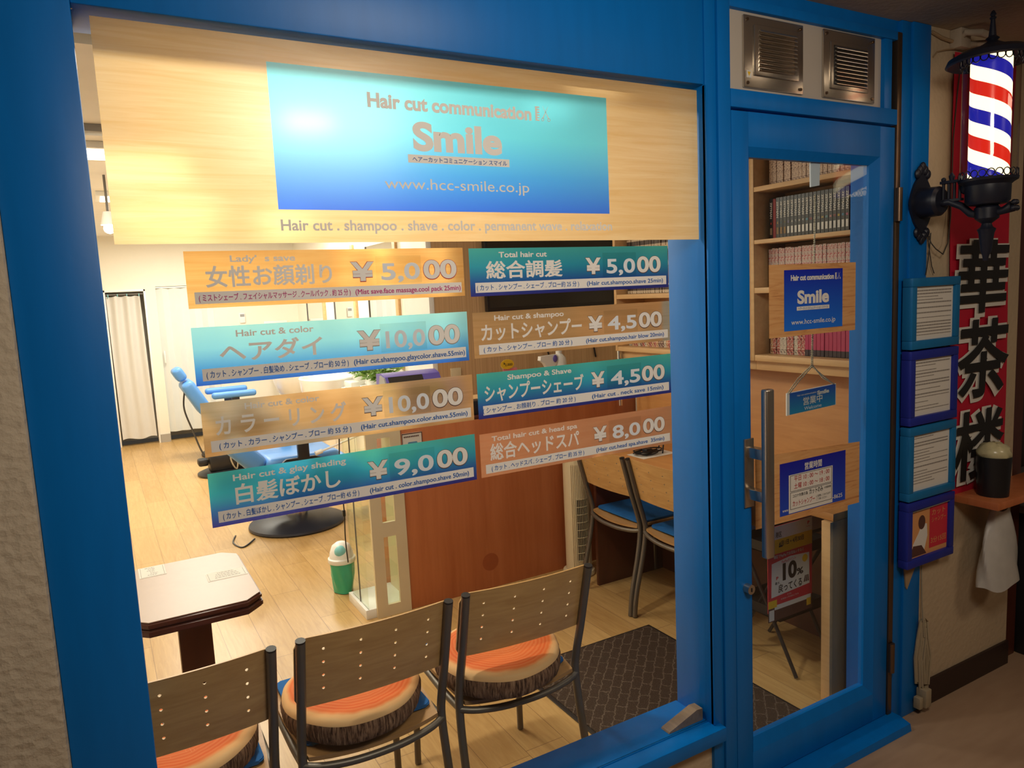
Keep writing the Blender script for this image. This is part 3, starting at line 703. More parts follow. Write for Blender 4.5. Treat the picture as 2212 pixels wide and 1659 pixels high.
# sign hanging on a chain behind the door glass
t = thing('hanging_open_sign', 'small teal sign hanging on a bead chain behind the door glass', 'sign', (2.05, 0.06, 1.2))
sl_ = 0.034
def sq(x0, x1, z0, z1, y): return G().prism([(x0, z0 + (x0 - 1.928) * sl_), (x1, z0 + (x1 - 1.928) * sl_), (x1, z1 + (x1 - 1.928) * sl_), (x0, z1 + (x0 - 1.928) * sl_)], 'y', y, y + 0.004)
sq(1.928, 2.171, 1.199, 1.2725, 0.0605).obj('acrylic_holder', M['vinyl'], t)
p = sq(1.941, 2.166, 1.2015, 1.271, 0.0585)
for v in p.b.verts: pass
p = p.obj('sign_face', M['plate_teal'], t)
yy = 0.0578
G().text('Smile', 2.072, 2.132, 1.2535, 0.0125, yy, 0.05, other=sl_).text('営業中', 2.003, 2.098, 1.2270, 0.0205, yy, 0.012, other=sl_).text('Hair cut communication', 1.974, 2.068, 1.2575, 0.0055, yy, 0.01, other=sl_).obj('sign_lettering', M['letterwhite'], p)
G().text('Welcome', 2.008, 2.094, 1.2085, 0.0115, yy, 0.006, other=sl_).obj('welcome_lettering', M['vinyl_cool'], p)
def beads(g, pts, step=0.0062, r=0.0030):
    for a, b in zip(pts, pts[1:]):
        a, b = Vector(a), Vector(b); n = max(1, int((b - a).length / step))
        for k in range(n): bmesh.ops.create_icosphere(g.b, subdivisions=1, radius=r, matrix=Matrix.Translation(a.lerp(b, (k + 0.5) / n)))
g = G()
kn = (2.048, 0.060, 1.352)
for off in (-0.003, 0.003):
    beads(g, [(2.052 + off, 0.052 + off, 1.905), (2.050 + off, 0.057 + off, 1.60), (kn[0] + off, kn[1], kn[2])])
    beads(g, [(kn[0], kn[1] + off, kn[2]), (1.985, 0.061 + off, 1.312 + off), (1.936, 0.062 + off, 1.270)])
    beads(g, [(kn[0], kn[1] + off, kn[2]), (2.10, 0.061 + off, 1.312 + off * 2), (2.163, 0.062 + off, 1.278)])
g.obj('bead_chain', M['chain'], t)
t = thing('suction_hook', 'grey tag with a metal hook at the top of the door glass', 'hook', (2.02, 0.03, 1.93))
G().prism([(1.999, 2.0), (2.044, 2.0), (2.041, 1.928), (2.001, 1.922)], 'y', 0.028, 0.033).obj('hook_tag', M['vinyl_cool'], t)
G().tube([(2.022, 0.03, 1.99), (2.022, 0.042, 1.985), (2.028, 0.046, 1.972), (2.040, 0.046, 1.970), (2.050, 0.046, 1.980)], 0.0025, 8).obj('hook_wire', M['chrome'], t)

# ------------------------------------------------------------------ barber pole on its bracket
PX, PY_ = 2.528, -0.222
t = thing('barber_pole', 'lit barber pole with red, white and blue stripes on a black iron wall bracket', 'barber pole', (2.515, 0, 1.875))
br = G()
br.prism([(2.515 + 0.058 * math.sin(a) * (1 + 0.10 * math.cos(4 * a)), 1.875 + 0.098 * math.cos(a) * (1 + 0.06 * math.cos(6 * a))) for a in [2 * PI * k / 40 for k in range(40)]], 'y', -0.016, -0.008)
for sg in (1, -1):
    for k in range(5): br.ball((2.515 + (k - 2) * 0.014, -0.016, 1.875 + sg * (0.098 + 0.012 * (2 - abs(k - 2)))), 0.013, 1, 0.7, 1.3, 8, 6)
br.tube([(2.515, -0.012, 1.875), (2.515, -0.075, 1.875), (2.515, -0.085, 1.875)], 0.05, 24, radii=[0.052, 0.049, 0.040])
mount = br.obj('wall_mount', M['iron'], t)
g = G()
g.tube([(2.515, -0.07, 1.865), (2.515, -0.11, 1.868), (2.517, -0.15, 1.848), (2.52, -0.175, 1.822), (2.525, -0.20, 1.815), (PX, PY_, 1.815)], 0.012, 12)
g.tube([(PX, PY_, 1.815), (2.531, -0.27, 1.822), (2.533, -0.295, 1.832)], 0.011, 12, radii=[0.011, 0.012, 0.018])
for k in range(5): g.ball((2.533 + (k - 2) * 0.006, -0.302, 1.832 + (0.012 if k % 2 else -0.006)), 0.009, u=8, v=6)
for y in (-0.088, -0.106, -0.124, -0.142):
    g.cyl((2.515, y, 1.872), (2.515, y, 1.936), 0.005, 8)
g.box(2.506, 2.524, -0.15, -0.08, 1.868, 1.876).box(2.506, 2.524, -0.15, -0.08, 1.928, 1.937)
g.tube([(2.515, -0.115, 1.936), (2.515, -0.115, 1.95), (2.515, -0.115, 1.962)], 0.006, 8, radii=[0.007, 0.010, 0.002])
for y in (-0.088, -0.142): g.ball((2.515, y, 1.942), 0.008, u=8, v=6)
g.ball((2.515, -0.158, 1.905), 0.014, 1, 1, 1.4, 10, 8)
g.obj('bracket_arm', M['iron'], t)
base = G().lathe([(0.0, 1.665), (0.007, 1.668), (0.010, 1.685), (0.016, 1.70), (0.022, 1.755), (0.027, 1.768), (0.017, 1.776), (0.014, 1.786), (0.034, 1.802), (0.036, 1.835), (0.030, 1.842), (0.055, 1.846), (0.063, 1.856), (0.064, 1.905), (0.072, 1.912), (0.082, 1.918), (0.084, 1.926), (0.0, 1.926)], (PX, PY_, 0), 40).obj('base_cup', M['iron'], t)
g = G()
for k in range(22):
    a = 2 * PI * k / 22; c = (PX + 0.080 * math.cos(a), PY_ + 0.080 * math.sin(a), 1.938)
    pts = [(c[0] - math.sin(a) * 0.0105 * math.cos(b), c[1] + math.cos(a) * 0.0105 * math.cos(b), c[2] + 0.0115 * math.sin(b)) for b in [2 * PI * j / 12 for j in range(12)]]
    g.tube(pts, 0.0017, 5, closed=True)
g.obj('lower_gallery', M['iron'], t)
# the striped cylinder is built about its own axis so the print follows it
cy = G().lathe([(0.0, 0.0), (0.057, 0.0), (0.057, 0.385), (0.0, 0.385)], (0, 0, 0), 48).obj('striped_cylinder', M['stripes'])
cy.parent = t; cy.location = Vector((PX, PY_, 1.928)) - Vector((2.515, 0, 1.875))
G().lathe([(0.079, 1.926), (0.079, 2.305)], (PX, PY_, 0), 40).obj('glass_tube', M['pole_glass'], t)
G().lathe([(0.0, 2.437), (0.004, 2.434), (0.009, 2.424), (0.005, 2.418), (0.010, 2.414), (0.006, 2.408), (0.011, 2.360), (0.020, 2.352), (0.013, 2.345), (0.026, 2.338), (0.045, 2.328), (0.090, 2.316), (0.120, 2.300), (0.127, 2.284), (0.120, 2.280), (0.085, 2.300), (0.0, 2.308)], (PX, PY_, 0), 48).obj('cap', M['iron'], t)
g = G()
for k in range(24):
    a = 2 * PI * k / 24; c = (PX + 0.084 * math.cos(a), PY_ + 0.084 * math.sin(a), 2.284)
    pts = [(c[0] - math.sin(a) * 0.0105 * math.cos(b), c[1] + math.cos(a) * 0.0105 * math.cos(b), c[2] + 0.0115 * math.sin(b)) for b in [2 * PI * j / 12 for j in range(12)]]
    g.tube(pts, 0.0017, 5, closed=True)
g.obj('upper_gallery', M['iron'], t)
g = G()
g.tube([(2.55, -0.004, 1.80), (2.565, -0.02, 1.74), (2.575, -0.03, 1.72), (2.62, -0.03, 1.70), (2.665, -0.02, 1.74), (2.685, -0.016, 1.83), (2.69, -0.016, 2.1), (2.70, -0.02, 2.25), (2.695, -0.03, 2.33), (2.71, -0.03, 2.36)], 0.0022, 6)
g.tube([(2.54, -0.015, 1.80), (2.552, -0.018, 1.75), (2.562, -0.02, 1.775), (2.556, -0.02, 1.72), (2.548, -0.018, 1.66), (2.550, -0.012, 1.63)], 0.0020, 6)
g.tube([(2.558, -0.012, 1.76), (2.570, -0.014, 1.70), (2.585, -0.012, 1.66), (2.60, -0.012, 1.635)], 0.0018, 6)
g.obj('feed_wire', M['darkwire'], t)
tag(G().tube([(2.71, -0.006, 2.43), (2.69, -0.05, 2.445), (2.71, -0.09, 2.435), (2.76, -0.10, 2.425), (2.80, -0.07, 2.42), (2.79, -0.03, 2.425), (2.73, -0.02, 2.415)], 0.011, 10).box(2.68, 2.74, -0.04, 0.0, 2.402, 2.4655, 0.003).obj('cable_conduit', M['outer_ceiling']), 'cream looped cable conduit under the ceiling behind the barber pole', 'cable')
tag(G().tube([(2.58, -0.004, 2.365), (2.60, -0.006, 2.385), (2.64, -0.008, 2.395), (2.70, -0.012, 2.405)], 0.0025, 6).tube([(2.565, -0.006, 2.445), (2.62, -0.008, 2.432), (2.70, -0.01, 2.425)], 0.006, 8).obj('wall_cable', M['kraft']), 'thin brown cables on the plaster at the top of the red banner', 'cable')

# ------------------------------------------------------------------ red banner with brush lettering
t = thing('red_banner', 'tall red banner with black brush characters on the plaster wall', 'banner', (2.9, -0.004, 0.795))
def flagf(u, v):
    z = 0.795 + 1.595 * v
    x = 2.720 - 0.040 * v + (0.385 + 0.03 * v) * u
    return (x, -0.010 - 0.008 * math.sin(u * 5.0 + v) * (0.3 + 0.7 * v) - 0.004 * math.sin(v * 7), z)
G().grid(flagf, 16, 20).obj('banner_cloth', M['flag_red'], t)
for ch, x0, x1, zb, cp in (('華', 2.715, 3.045, 1.510, 0.200), ('茶', 2.722, 3.070, 1.195, 0.220), ('楼', 2.718, 3.055, 0.880, 0.198)):
    G().text(ch, x0 - 0.012, x1 + 0.012, zb - 0.006, cp, -0.0225, 0.062, lean=0.05).obj('character_outline', M['paper'], t)
    G().text(ch, x0, x1, zb, cp, -0.0300, 0.020, lean=0.05).obj('brush_character', M['ink_black'], t)

# ------------------------------------------------------------------ framed notices beside the door
def notice(z0, z1, mat, label, photo=False):
    x0, x1 = 2.418, 2.700; y0, y1 = -0.050, -0.012
    t = thing('notice_frame', label, 'frame', ((x0 + x1) / 2, -0.01, z0), 'frames hung in a column beside the door')
    w = 0.030
    g = G().box(x0, x1, y0, y1, z1 - w, z1, 0.003).box(x0, x1, y0, y1, z0, z0 + w, 0.003).box(x0, x0 + w * 0.9, y0 + 0.001, y1, z0 + w, z1 - w, 0.002).box(x1 - w * 0.9, x1, y0 + 0.001, y1, z0 + w, z1 - w, 0.002)
    g.box(x0 + 0.01, x1 - 0.01, y1 - 0.004, y1 + 0.002, z0 + 0.01, z1 - 0.01)
    g.obj('frame', M[mat], t)
    a, b = x0 + w * 0.9, x1 - w * 0.9; c, d = z0 + w, z1 - w
    if not photo:
        sh = flat(a, b, c, d, y0 + 0.012).obj('printed_sheet', M['paper'], t)
        g = G(); rr = random.Random(int(z0 * 1000)); z = d - 0.014
        while z > c + 0.012:
            x = a + 0.008; kind = rr.random()
            end = b - 0.01 - (0.0 if kind < 0.55 else 0.05 + 0.08 * rr.random())
            while x < end:
                L_ = 0.005 + 0.012 * rr.random()
                g.box(x, min(x + L_, end), y0 + 0.0112, y0 + 0.0119, z - (0.0022 if kind < 0.35 else 0.0013), z + (0.0022 if kind < 0.35 else 0.0013)); x += L_ + 0.002
            z -= 0.0105 if rr.random() < 0.6 else 0.017
        g.obj('print_lines', M['ink_grey'], sh)
    else:
        pn = flat(a, b, c, d, y0 + 0.012).obj('photo_print', M['orange_print'], t)
        G().prism([(a + 0.012, c + 0.012), (a + 0.085, c + 0.012), (a + 0.105, c + 0.07), (a + 0.100, c + 0.115), (a + 0.075, c + 0.12), (a + 0.05, c + 0.085), (a + 0.02, c + 0.05)], 'y', y0 + 0.0108, y0 + 0.0116).obj('printed_figure', M['letterwhite'], pn)
        G().prism([(a + 0.070 + 0.020 * math.cos(k * PI / 8), c + 0.125 + 0.026 * math.sin(k * PI / 8)) for k in range(16)], 'y', y0 + 0.0104, y0 + 0.0112).obj('printed_hair', M['ink_brown'], pn)
        G().prism([(a + 0.005, c + 0.005), (a + 0.10, c + 0.005), (a + 0.07, c + 0.04), (a + 0.02, c + 0.045)], 'y', y0 + 0.0104, y0 + 0.0112).obj('printed_trousers', M['ink_brown'], pn)
        q = flat(a + 0.118, b, c + 0.018, d - 0.004, y0 + 0.0112).obj('red_price_block', M['poster_red'], pn)
        G().text('カット', a + 0.130, b - 0.016, d - 0.040, 0.018, y0 + 0.0106, 0.004).text('シャンプー', a + 0.130, b - 0.010, d - 0.066, 0.015, y0 + 0.0106, 0.004).obj('course_lettering', M['orange_print'], q)
        G().text('3分15回', a + 0.126, b - 0.008, c + 0.036, 0.018, y0 + 0.0106, 0.006).obj('price_block_lettering', M['orange_print'], q)
        G().tube([(a, y0 + 0.004, d - 0.004), (b, y0 + 0.004, d - 0.001)], 0.0025, 8).obj('frame_clip', M['chrome'], t)
    return t
M['blue_mid'] = blue_paint('mid_blue_frame', (0.012, 0.16, 0.38)); M['blue_violet'] = blue_paint('violet_blue_frame', (0.02, 0.03, 0.28))
notice(1.378, 1.622, 'blue_mid', 'topmost framed notice in the column beside the door, mid-blue frame')
notice(1.112, 1.372, 'blue_violet', 'second framed notice from the top, dark violet-blue frame')
notice(0.842, 1.106, 'blue_mid', 'third framed notice from the top, mid-blue frame above the orange picture')
notice(0.596, 0.836, 'blue_violet', 'bottom frame beside the door holding an orange picture of a person', True)
tag(G().prism([(2.455, 0.60), (2.540, 0.60), (2.512, 0.560), (2.475, 0.500), (2.468, 0.512)], 'y', -0.014, -0.009).obj('cardboard_tag', M['kraft']), 'small brown cardboard piece hanging below the orange framed picture', 'tag')
t = thing('extension_cable', 'tied bundle of beige extension cable hanging low beside the blue door post', 'cable', (2.56, -0.02, 0.02))
g = G().tube([(2.575, -0.004, 1.35), (2.572, -0.006, 0.6), (2.560, -0.02, 0.42), (2.560, -0.03, 0.30)], 0.003, 6)
rr = random.Random(5)
for k in range(7):
    a = 0.020 + 0.005 * rr.random(); z1 = 0.30 + 0.03 * rr.random(); z0 = 0.08 + 0.05 * rr.random(); xo = 2.562 + (k - 3) * 0.004
    g.tube([(xo - a * 0.3, -0.014 - 0.003 * k, z1 - 0.03), (xo - a, -0.016 - 0.003 * k, (z0 + z1) / 2), (xo - a * 0.6, -0.016 - 0.003 * k, z0), (xo + a * 0.6, -0.016 - 0.003 * k, z0 - 0.01), (xo + a, -0.016 - 0.003 * k, (z0 + z1) / 2), (xo + a * 0.3, -0.014 - 0.003 * k, z1 - 0.03), (xo + 0.02, -0.02, z1 + 0.02), (xo, -0.02, z1 + 0.04), (xo - a * 0.3, -0.014 - 0.003 * k, z1 - 0.03)], 0.0042, 6)
g.obj('cable_loops', M['cord'], t)
G().box(2.545, 2.580, -0.052, -0.012, 0.03, 0.10, 0.004).obj('socket_block', M['cord'], t)
G().box(2.518, 2.540, -0.045, -0.018, 0.03, 0.075, 0.004).obj('plug', M['cord'], t)

# ------------------------------------------------------------------ the neighbour's shelf at the right edge
sh = tag(G().box(2.76, 3.3, -0.17, -0.0005, 0.775, 0.803, 0.003).obj('wall_shelf', M['redwood']), 'narrow red-brown wooden shelf on the plaster wall at the right edge', 'shelf')
t = thing('black_canister', 'black canister holding pale wrapped food on the wall shelf', 'canister', (2.865, -0.095, 0.803))
G().lathe([(0.0, 0.8035), (0.052, 0.8035), (0.058, 0.945), (0.058, 0.952), (0.054, 0.952), (0.050, 0.85), (0.0, 0.84)], (2.865, -0.095, 0), 32).obj('canister_body', M['black'], t)
g = G().ball((2.865, -0.095, 0.962), 0.056, 1, 1, 0.75, 18, 12)
for v in g.b.verts: v.co += Vector((random.uniform(-1, 1), random.uniform(-1, 1), random.uniform(-1, 1))) * 0.004
g.obj('wrapped_food', M['wrap'], t)
t = thing('plastic_bag', 'white plastic bag hanging under the wall shelf at the right edge', 'bag', (2.93, -0.09, 0.44))
def bagf(u, v):
    a = 2 * PI * u; zz = 0.44 + 0.30 * v
    w = 0.115 * (1 - 0.62 * v ** 2.2); d = 0.05 * (1 - 0.5 * v)
    k = 1 + 0.06 * math.sin(5 * a + 9 * v)
    return (2.93 + w * k * math.cos(a), -0.09 + d * k * math.sin(a), zz - 0.008 * math.cos(3 * a))
G().grid(bagf, 36, 14).obj('bag_body', M['clearbag'], t)
G().tube([(2.90, -0.09, 0.735), (2.905, -0.09, 0.775)], 0.006, 8).tube([(2.95, -0.09, 0.735), (2.94, -0.09, 0.775)], 0.006, 8).obj('bag_handle', M['clearbag'], t)
nc = thing('display_counter', 'dark display counter of the neighbouring shop beyond the plaster wall', 'counter', (3.6, 0.1, 0), None)
G().box(3.31, 4.2, -0.15, 0.34, 0.0, 0.62, 0.004).obj('counter_body', M['black'], nc)
G().box(3.30, 4.22, -0.18, 0.345, 0.62, 0.65, 0.004).obj('counter_top', M['dgrey'], nc)
tag(G().lathe([(0, 0.6505), (0.05, 0.6505), (0.09, 0.69), (0.085, 0.69), (0.0, 0.66)], (3.62, -0.02, 0), 28).obj('pale_dish', M['porcelain']), 'pale dish standing on the dark counter of the neighbouring shop', 'dish')

# ------------------------------------------------------------------ chairs
def smooth_pts(pts, n=6):
    pts = [Vector(p) for p in pts]; out = []
    P = [pts[0]] + pts + [pts[-1]]
    for i in range(1, len(P) - 2):
        for k in range(n):
            u = k / n; a, b, c, d = P[i - 1], P[i], P[i + 1], P[i + 2]
            out.append(0.5 * ((2 * b) + (c - a) * u + (2 * a - 5 * b + 4 * c - d) * u * u + (3 * b - a - 3 * c + d) * u ** 3))
    out.append(pts[-1]); return out
def rounded(w, h, r, n=6):
    out = []
    for cx, cy, a0 in ((w - r, h - r, 0), (-w + r, h - r, 90), (-w + r, -h + r, 180), (w - r, -h + r, 270)):
        for k in range(n + 1):
            a = math.radians(a0 + 90 * k / n); out.append((cx + r * math.cos(a), cy + r * math.sin(a)))
    return out
def make_chair():
    t = thing('waiting_chair', 'x', 'chair', (0, 0, 0), 'plywood and steel tube chairs', local=True)
    # seat: thin curved plywood with a rounded outline
    NU, NV = 20, 20
    def seat_pt(u, v, top):
        x = (u - 0.5) * 2; y = (v - 0.5) * 2
        w = 0.205 - 0.012 * max(0, -y); d = 0.222
        px, py = x * w * math.sqrt(1 - 0.08 * y * y), y * (d if y > 0 else 0.250) * math.sqrt(1 - 0.16 * x * x)
        z = 0.444 - 0.030 * max(0, y - 0.55) ** 1.5 - 0.018 * max(0, -y - 0.6) ** 1.5 + 0.010 * abs(x) ** 2
        return (px, py, z if top else z - 0.012)
    g = G(); g.grid(lambda u, v: seat_pt(u, v, True), NU, NV); g.grid(lambda u, v: seat_pt(u, v, False), NU, NV)
    edge = [(i / NU, 0) for i in range(NU)] + [(1, j / NV) for j in range(NV)] + [(1 - i / NU, 1) for i in range(NU)] + [(0, 1 - j / NV) for j in range(NV)]
    for (a, b), (c, d) in zip(edge, edge[1:] + edge[:1]): g.quad(seat_pt(a, b, True), seat_pt(c, d, True), seat_pt(c, d, False), seat_pt(a, b, False))
    bmesh.ops.remove_doubles(g.b, verts=g.b.verts[:], dist=0.0004)
    g.obj('seat', M['birch'], t)
    # backrest: bent plywood board in front of the posts
    ol = rounded(0.214, 0.106, 0.028)
    def bp(a, c, off):
        k = (a / 0.214) ** 2
        lean = -(c + 0.02) * 0.28
        return (a, -0.285 + 0.020 * (1 - k) * -1 + 0.008 + lean + off, 0.710 + c)
    g = G(); n = len(ol)
    NX = 24
    def col(a):
        d = abs(a) - (0.214 - 0.028)
        return 0.106 - (0.028 - math.sqrt(max(0, 0.028 ** 2 - d * d)) if d > 0 else 0)
    for off in (0.0, 0.006):
        g.grid(lambda u, v, off=off: bp((u * 2 - 1) * 0.214, (v * 2 - 1) * col((u * 2 - 1) * 0.214), off), 40, 4)
    for sgn in (1, -1):
        g.grid(lambda u, v, sgn=sgn: bp((u * 2 - 1) * 0.214, sgn * col((u * 2 - 1) * 0.214), 0.006 * v), 40, 1)
    for sx in (1, -1): g.grid(lambda u, v, sx=sx: bp(sx * 0.214, (u * 2 - 1) * col(0.214), 0.006 * v), 4, 1)
    bmesh.ops.remove_doubles(g.b, verts=g.b.verts[:], dist=0.0003)
    nf = len(g.b.faces); g.b.faces.ensure_lookup_table()
    for hx in (-0.1425, -0.0475, 0.0475, 0.1425):
        for hz in (0.65365, 0.69395, 0.73425, 0.77455):
            R2 = [[g.b.verts.new(bp(hx + 0.004 * math.cos(2 * PI * k / 10), hz - 0.710 + 0.004 * math.sin(2 * PI * k / 10), off)) for k in range(10)] for off in (0.0002, 0.0058)]
            for k in range(10):
                f = g.b.faces.new((R2[0][k], R2[0][(k + 1) % 10], R2[1][(k + 1) % 10], R2[1][k])); f.material_index = 1
    g.obj('backrest', [M['back_board'], M['hole_wall']], t)
    for s in (-1, 1):
        x = s * 0.200
        pts = smooth_pts([(x, -0.322, 0.812), (x, -0.302, 0.74), (x, -0.266, 0.61), (x, -0.232, 0.50), (x, -0.222, 0.435), (x + s * 0.002, -0.238, 0.32), (x + s * 0.004, -0.285, 0.12), (x + s * 0.005, -0.300, 0.004)], 5)
        lg = G().tube(pts, 0.0125, 12).obj('rear_leg', M['tube'], t)
        G().tube([(x, -0.3215, 0.811), (x, -0.3225, 0.816)], 0.0128, 12).obj('end_cap', M['black'], lg)
        fp = smooth_pts([(x * 0.99, -0.222, 0.428), (x, -0.10, 0.420), (x, 0.08, 0.420), (x * 0.98, 0.17, 0.412), (x * 0.98, 0.197, 0.375), (x, 0.203, 0.25), (x * 1.02, 0.21, 0.004)], 5)
        G().tube(fp, 0.0115, 12).obj('front_leg', M['tube'], t)
    rl = smooth_pts([(-0.200, -0.226, 0.428), (-0.15, -0.244, 0.420), (-0.06, -0.258, 0.414), (0.06, -0.258, 0.414), (0.15, -0.244, 0.420), (0.200, -0.226, 0.428)], 5)
    G().tube(rl, 0.0105, 12).obj('rear_rail', M['tube'], t)
    G().tube([(-0.198, 0.15, 0.416), (0.198, 0.15, 0.416)], 0.009, 10).obj('front_rail', M['tube'], t)
    return t
chair0 = make_chair()
CH = [(0.095, 0.532, 0.0, 'wood-backed chair in the window in front of the low table, its cushion cracked'),
      (0.565, 0.532, 0.0, 'wood-backed chair standing between the other two chairs in the window'),
      (1.038, 0.530, -3.0, 'wood-backed chair in the window, the one beside the door mat'),
      (2.497, 1.452, -90, 'farther of two wood-backed chairs facing the side counter, beside the tower fan'),
      (2.505, 1.020, -90, 'nearer of two wood-backed chairs facing the side counter, cut by the window post')]
chairs = []
for i, (x, y, r, lb) in enumerate(CH):
    c = chair0 if i == 0 else copy_tree(chair0)
    c.location = (x, y, 0); c.rotation_euler = (0, 0, math.radians(r)); c['label'] = lb; chairs.append(c)
def padmesh():
    g = G(); ol = rounded(0.182, 0.192, 0.016)
    def z(v, lo): return lo
    g.prism(ol, 'z', 0.4545, 0.464)
    bmesh.ops.bevel(g.b, geom=[e for e in g.b.edges if abs(e.verts[0].co.z - e.verts[1].co.z) < 1e-5], offset=0.003, segments=2, affect='EDGES')
    return g
PL = ['blue plush seat pad under the cracked log cushion, nearest the low table', 'blue plush seat pad under the log cushion between the other two', 'blue plush seat pad under the log cushion on the window chair nearest the mat',
      'blue plush seat pad on the chair beside the tower fan', 'blue plush seat pad on the nearer chair at the side counter']
p0 = None
for i, (x, y, r, lb) in enumerate(CH):
    if p0 is None: p = p0 = tag(padmesh().obj('seat_pad', M['bluepad']), PL[0], 'seat pad', 'blue seat pads on the chairs')
    else: p = p0.copy(); COL.objects.link(p); p['label'] = PL[i]
    p.location = (x, y, 0) if i < 3 else (x - 0.015, y, 0); p.rotation_euler = (0, 0, math.radians(r))
def make_cushion():
    t = thing('log_cushion', 'x', 'cushion', (0, 0, 0), 'round log-slice cushions on the window chairs', local=True)
    R0 = 0.195; H = 0.092
    g = G()
    def wob(a): return 1 + 0.012 * math.sin(3 * a + 1) + 0.008 * math.sin(7 * a)
    prof = [(0.0, H), (0.06, H + 0.001), (0.12, H), (0.164, H - 0.003), (0.183, H - 0.009), (0.192, H - 0.018), (0.195, H - 0.028)]
    n = 96; rings = []
    for r, z in prof:
        rings.append([g.b.verts.new((0, 0, z))] if r == 0 else [g.b.verts.new((r * wob(2 * PI * k / n) * math.cos(2 * PI * k / n), r * wob(2 * PI * k / n) * math.sin(2 * PI * k / n), z)) for k in range(n)])
    for A, B in zip(rings, rings[1:]):
        for k in range(n):
            if len(A) == 1: g.b.faces.new((A[0], B[k], B[(k + 1) % n]))
            else: g.b.faces.new((A[k], B[k], B[(k + 1) % n], A[(k + 1) % n]))
    g.obj('slice_top', M['log_top'], t)
    g = G(); rr = random.Random(3); off = [rr.uniform(-0.0025, 0.002) for _ in range(n)]
    rings = []
    for r, z in [(0.1952, H - 0.028), (0.198, H - 0.040), (0.197, 0.03), (0.192, 0.012), (0.179, 0.002), (0.0, 0.0)]:
        rings.append([g.b.verts.new((0, 0, z))] if r == 0 else [g.b.verts.new(((r * wob(2 * PI * k / n) + (off[k] if 0.005 < z < H - 0.03 else 0)) * math.cos(2 * PI * k / n), (r * wob(2 * PI * k / n) + (off[k] if 0.005 < z < H - 0.03 else 0)) * math.sin(2 * PI * k / n), z)) for k in range(n)])
    for A, B in zip(rings, rings[1:]):
        for k in range(n):
            if len(B) == 1: g.b.faces.new((A[k], A[(k + 1) % n], B[0]))
            else: g.b.faces.new((A[k], B[k], B[(k + 1) % n], A[(k + 1) % n]))
    g.obj('bark_side', M['bark'], t)
    return t
cu0 = make_cushion()
for i, (x, y, r, lb) in enumerate([(0.085, 0.445, 20, 'orange log-slice cushion with a dark crack, on the chair before the low table'), (0.545, 0.440, 130, 'orange log-slice cushion on the chair between the other two window chairs'), (1.003, 0.395, 245, 'orange log-slice cushion on the window chair nearest the mat')]):
    c = cu0 if i == 0 else copy_tree(cu0)
    c.location = (x, y, 0.4645); c.rotation_euler = (0, 0, math.radians(r)); c['label'] = lb

cr = G()
cp = [(-0.075, 0.02), (-0.045, 0.008), (-0.02, 0.012), (0.01, -0.004), (0.045, 0.004)]
cr.tube([(a, b, 0.0925) for a, b in cp], 0.003, 6, radii=[0.0008, 0.0030, 0.0022, 0.0030, 0.0006])
ck = cr.obj('crack', M['ink_brown'], cu0); ck.rotation_euler = (0, 0, -1.2)

# ------------------------------------------------------------------ low table
t = thing('side_table', 'small chamfered table with a pinkish top and dark edge, behind the left chair', 'table', (0.21, 1.265, 0))
x0, x1, y0, y1, cf = 0.008, 0.414, 0.978, 1.552, 0.052
def octo(d): return [(x0 + cf - d * .4, y0 - d), (x1 - cf + d * .4, y0 - d), (x1 + d, y0 + cf - d * .4), (x1 + d, y1 - cf + d * .4), (x1 - cf + d * .4, y1 + d), (x0 + cf - d * .4, y1 + d), (x0 - d, y1 - cf + d * .4), (x0 - d, y0 + cf - d * .4)]
g = G().prism(octo(0.004), 'z', 0.626, 0.6475); bmesh.ops.bevel(g.b, geom=[e for e in g.b.edges if abs(e.verts[0].co.z - e.verts[1].co.z) < 1e-5], offset=0.006, segments=3, affect='EDGES')
top = g.obj('table_top', M['darkred'], t)
G().prism(octo(-0.002), 'z', 0.6476, 0.650).obj('top_laminate', M['table_top'], top)
g = G().prism(octo(0.006), 'z', 0.600, 0.624); bmesh.ops.bevel(g.b, geom=[e for e in g.b.edges if abs(e.verts[0].co.z - e.verts[1].co.z) < 1e-5], offset=0.005, segments=3, affect='EDGES')
g.obj('lower_board', M['darkred'], t)
G().box(0.157, 0.268, 1.235, 1.285, 0.03, 0.60, 0.003).obj('pedestal', M['darkred'], t)
G().box(0.06, 0.36, 1.06, 1.46, 0.0, 0.03, 0.006).obj('base_plate', M['darkred'], t)
def taped(x0, x1, y0, y1, label, seed):
    t = thing('taped_notice', label, 'notice', (x0, y0, 0.6502), 'paper notices taped to the table top')
    s = G().box(x0, x1, y0, y1, 0.6502, 0.6507).obj('paper', M['paper'], t)
    g = G(); r = random.Random(seed); y = y1 - 0.018
    while y > y0 + 0.015:
        a = x0 + 0.02 + 0.02 * r.random(); b = x1 - 0.02 - 0.02 * r.random()
        while a < b: w = 0.004 + 0.008 * r.random(); g.box(a, min(b, a + w), y, y + 0.006, 0.6507, 0.65085); a += w + 0.002
        y -= 0.017
    for a, b, c, d in ((x0 + 0.006, x1 - 0.006, y0 + 0.006, y0 + 0.0075), (x0 + 0.006, x0 + 0.0075, y0 + 0.006, y1 - 0.006), (x1 - 0.0075, x1 - 0.006, y0 + 0.006, y1 - 0.006)): g.box(a, b, c, d, 0.6507, 0.65085)
    g.obj('printed_lines', M['ink_grey'], s)
taped(0.058, 0.150, 1.425, 1.548, 'square white paper notice taped to the far left corner of the table', 1)
taped(0.272, 0.409, 1.233, 1.324, 'long white paper notice taped to the right edge of the table', 2)
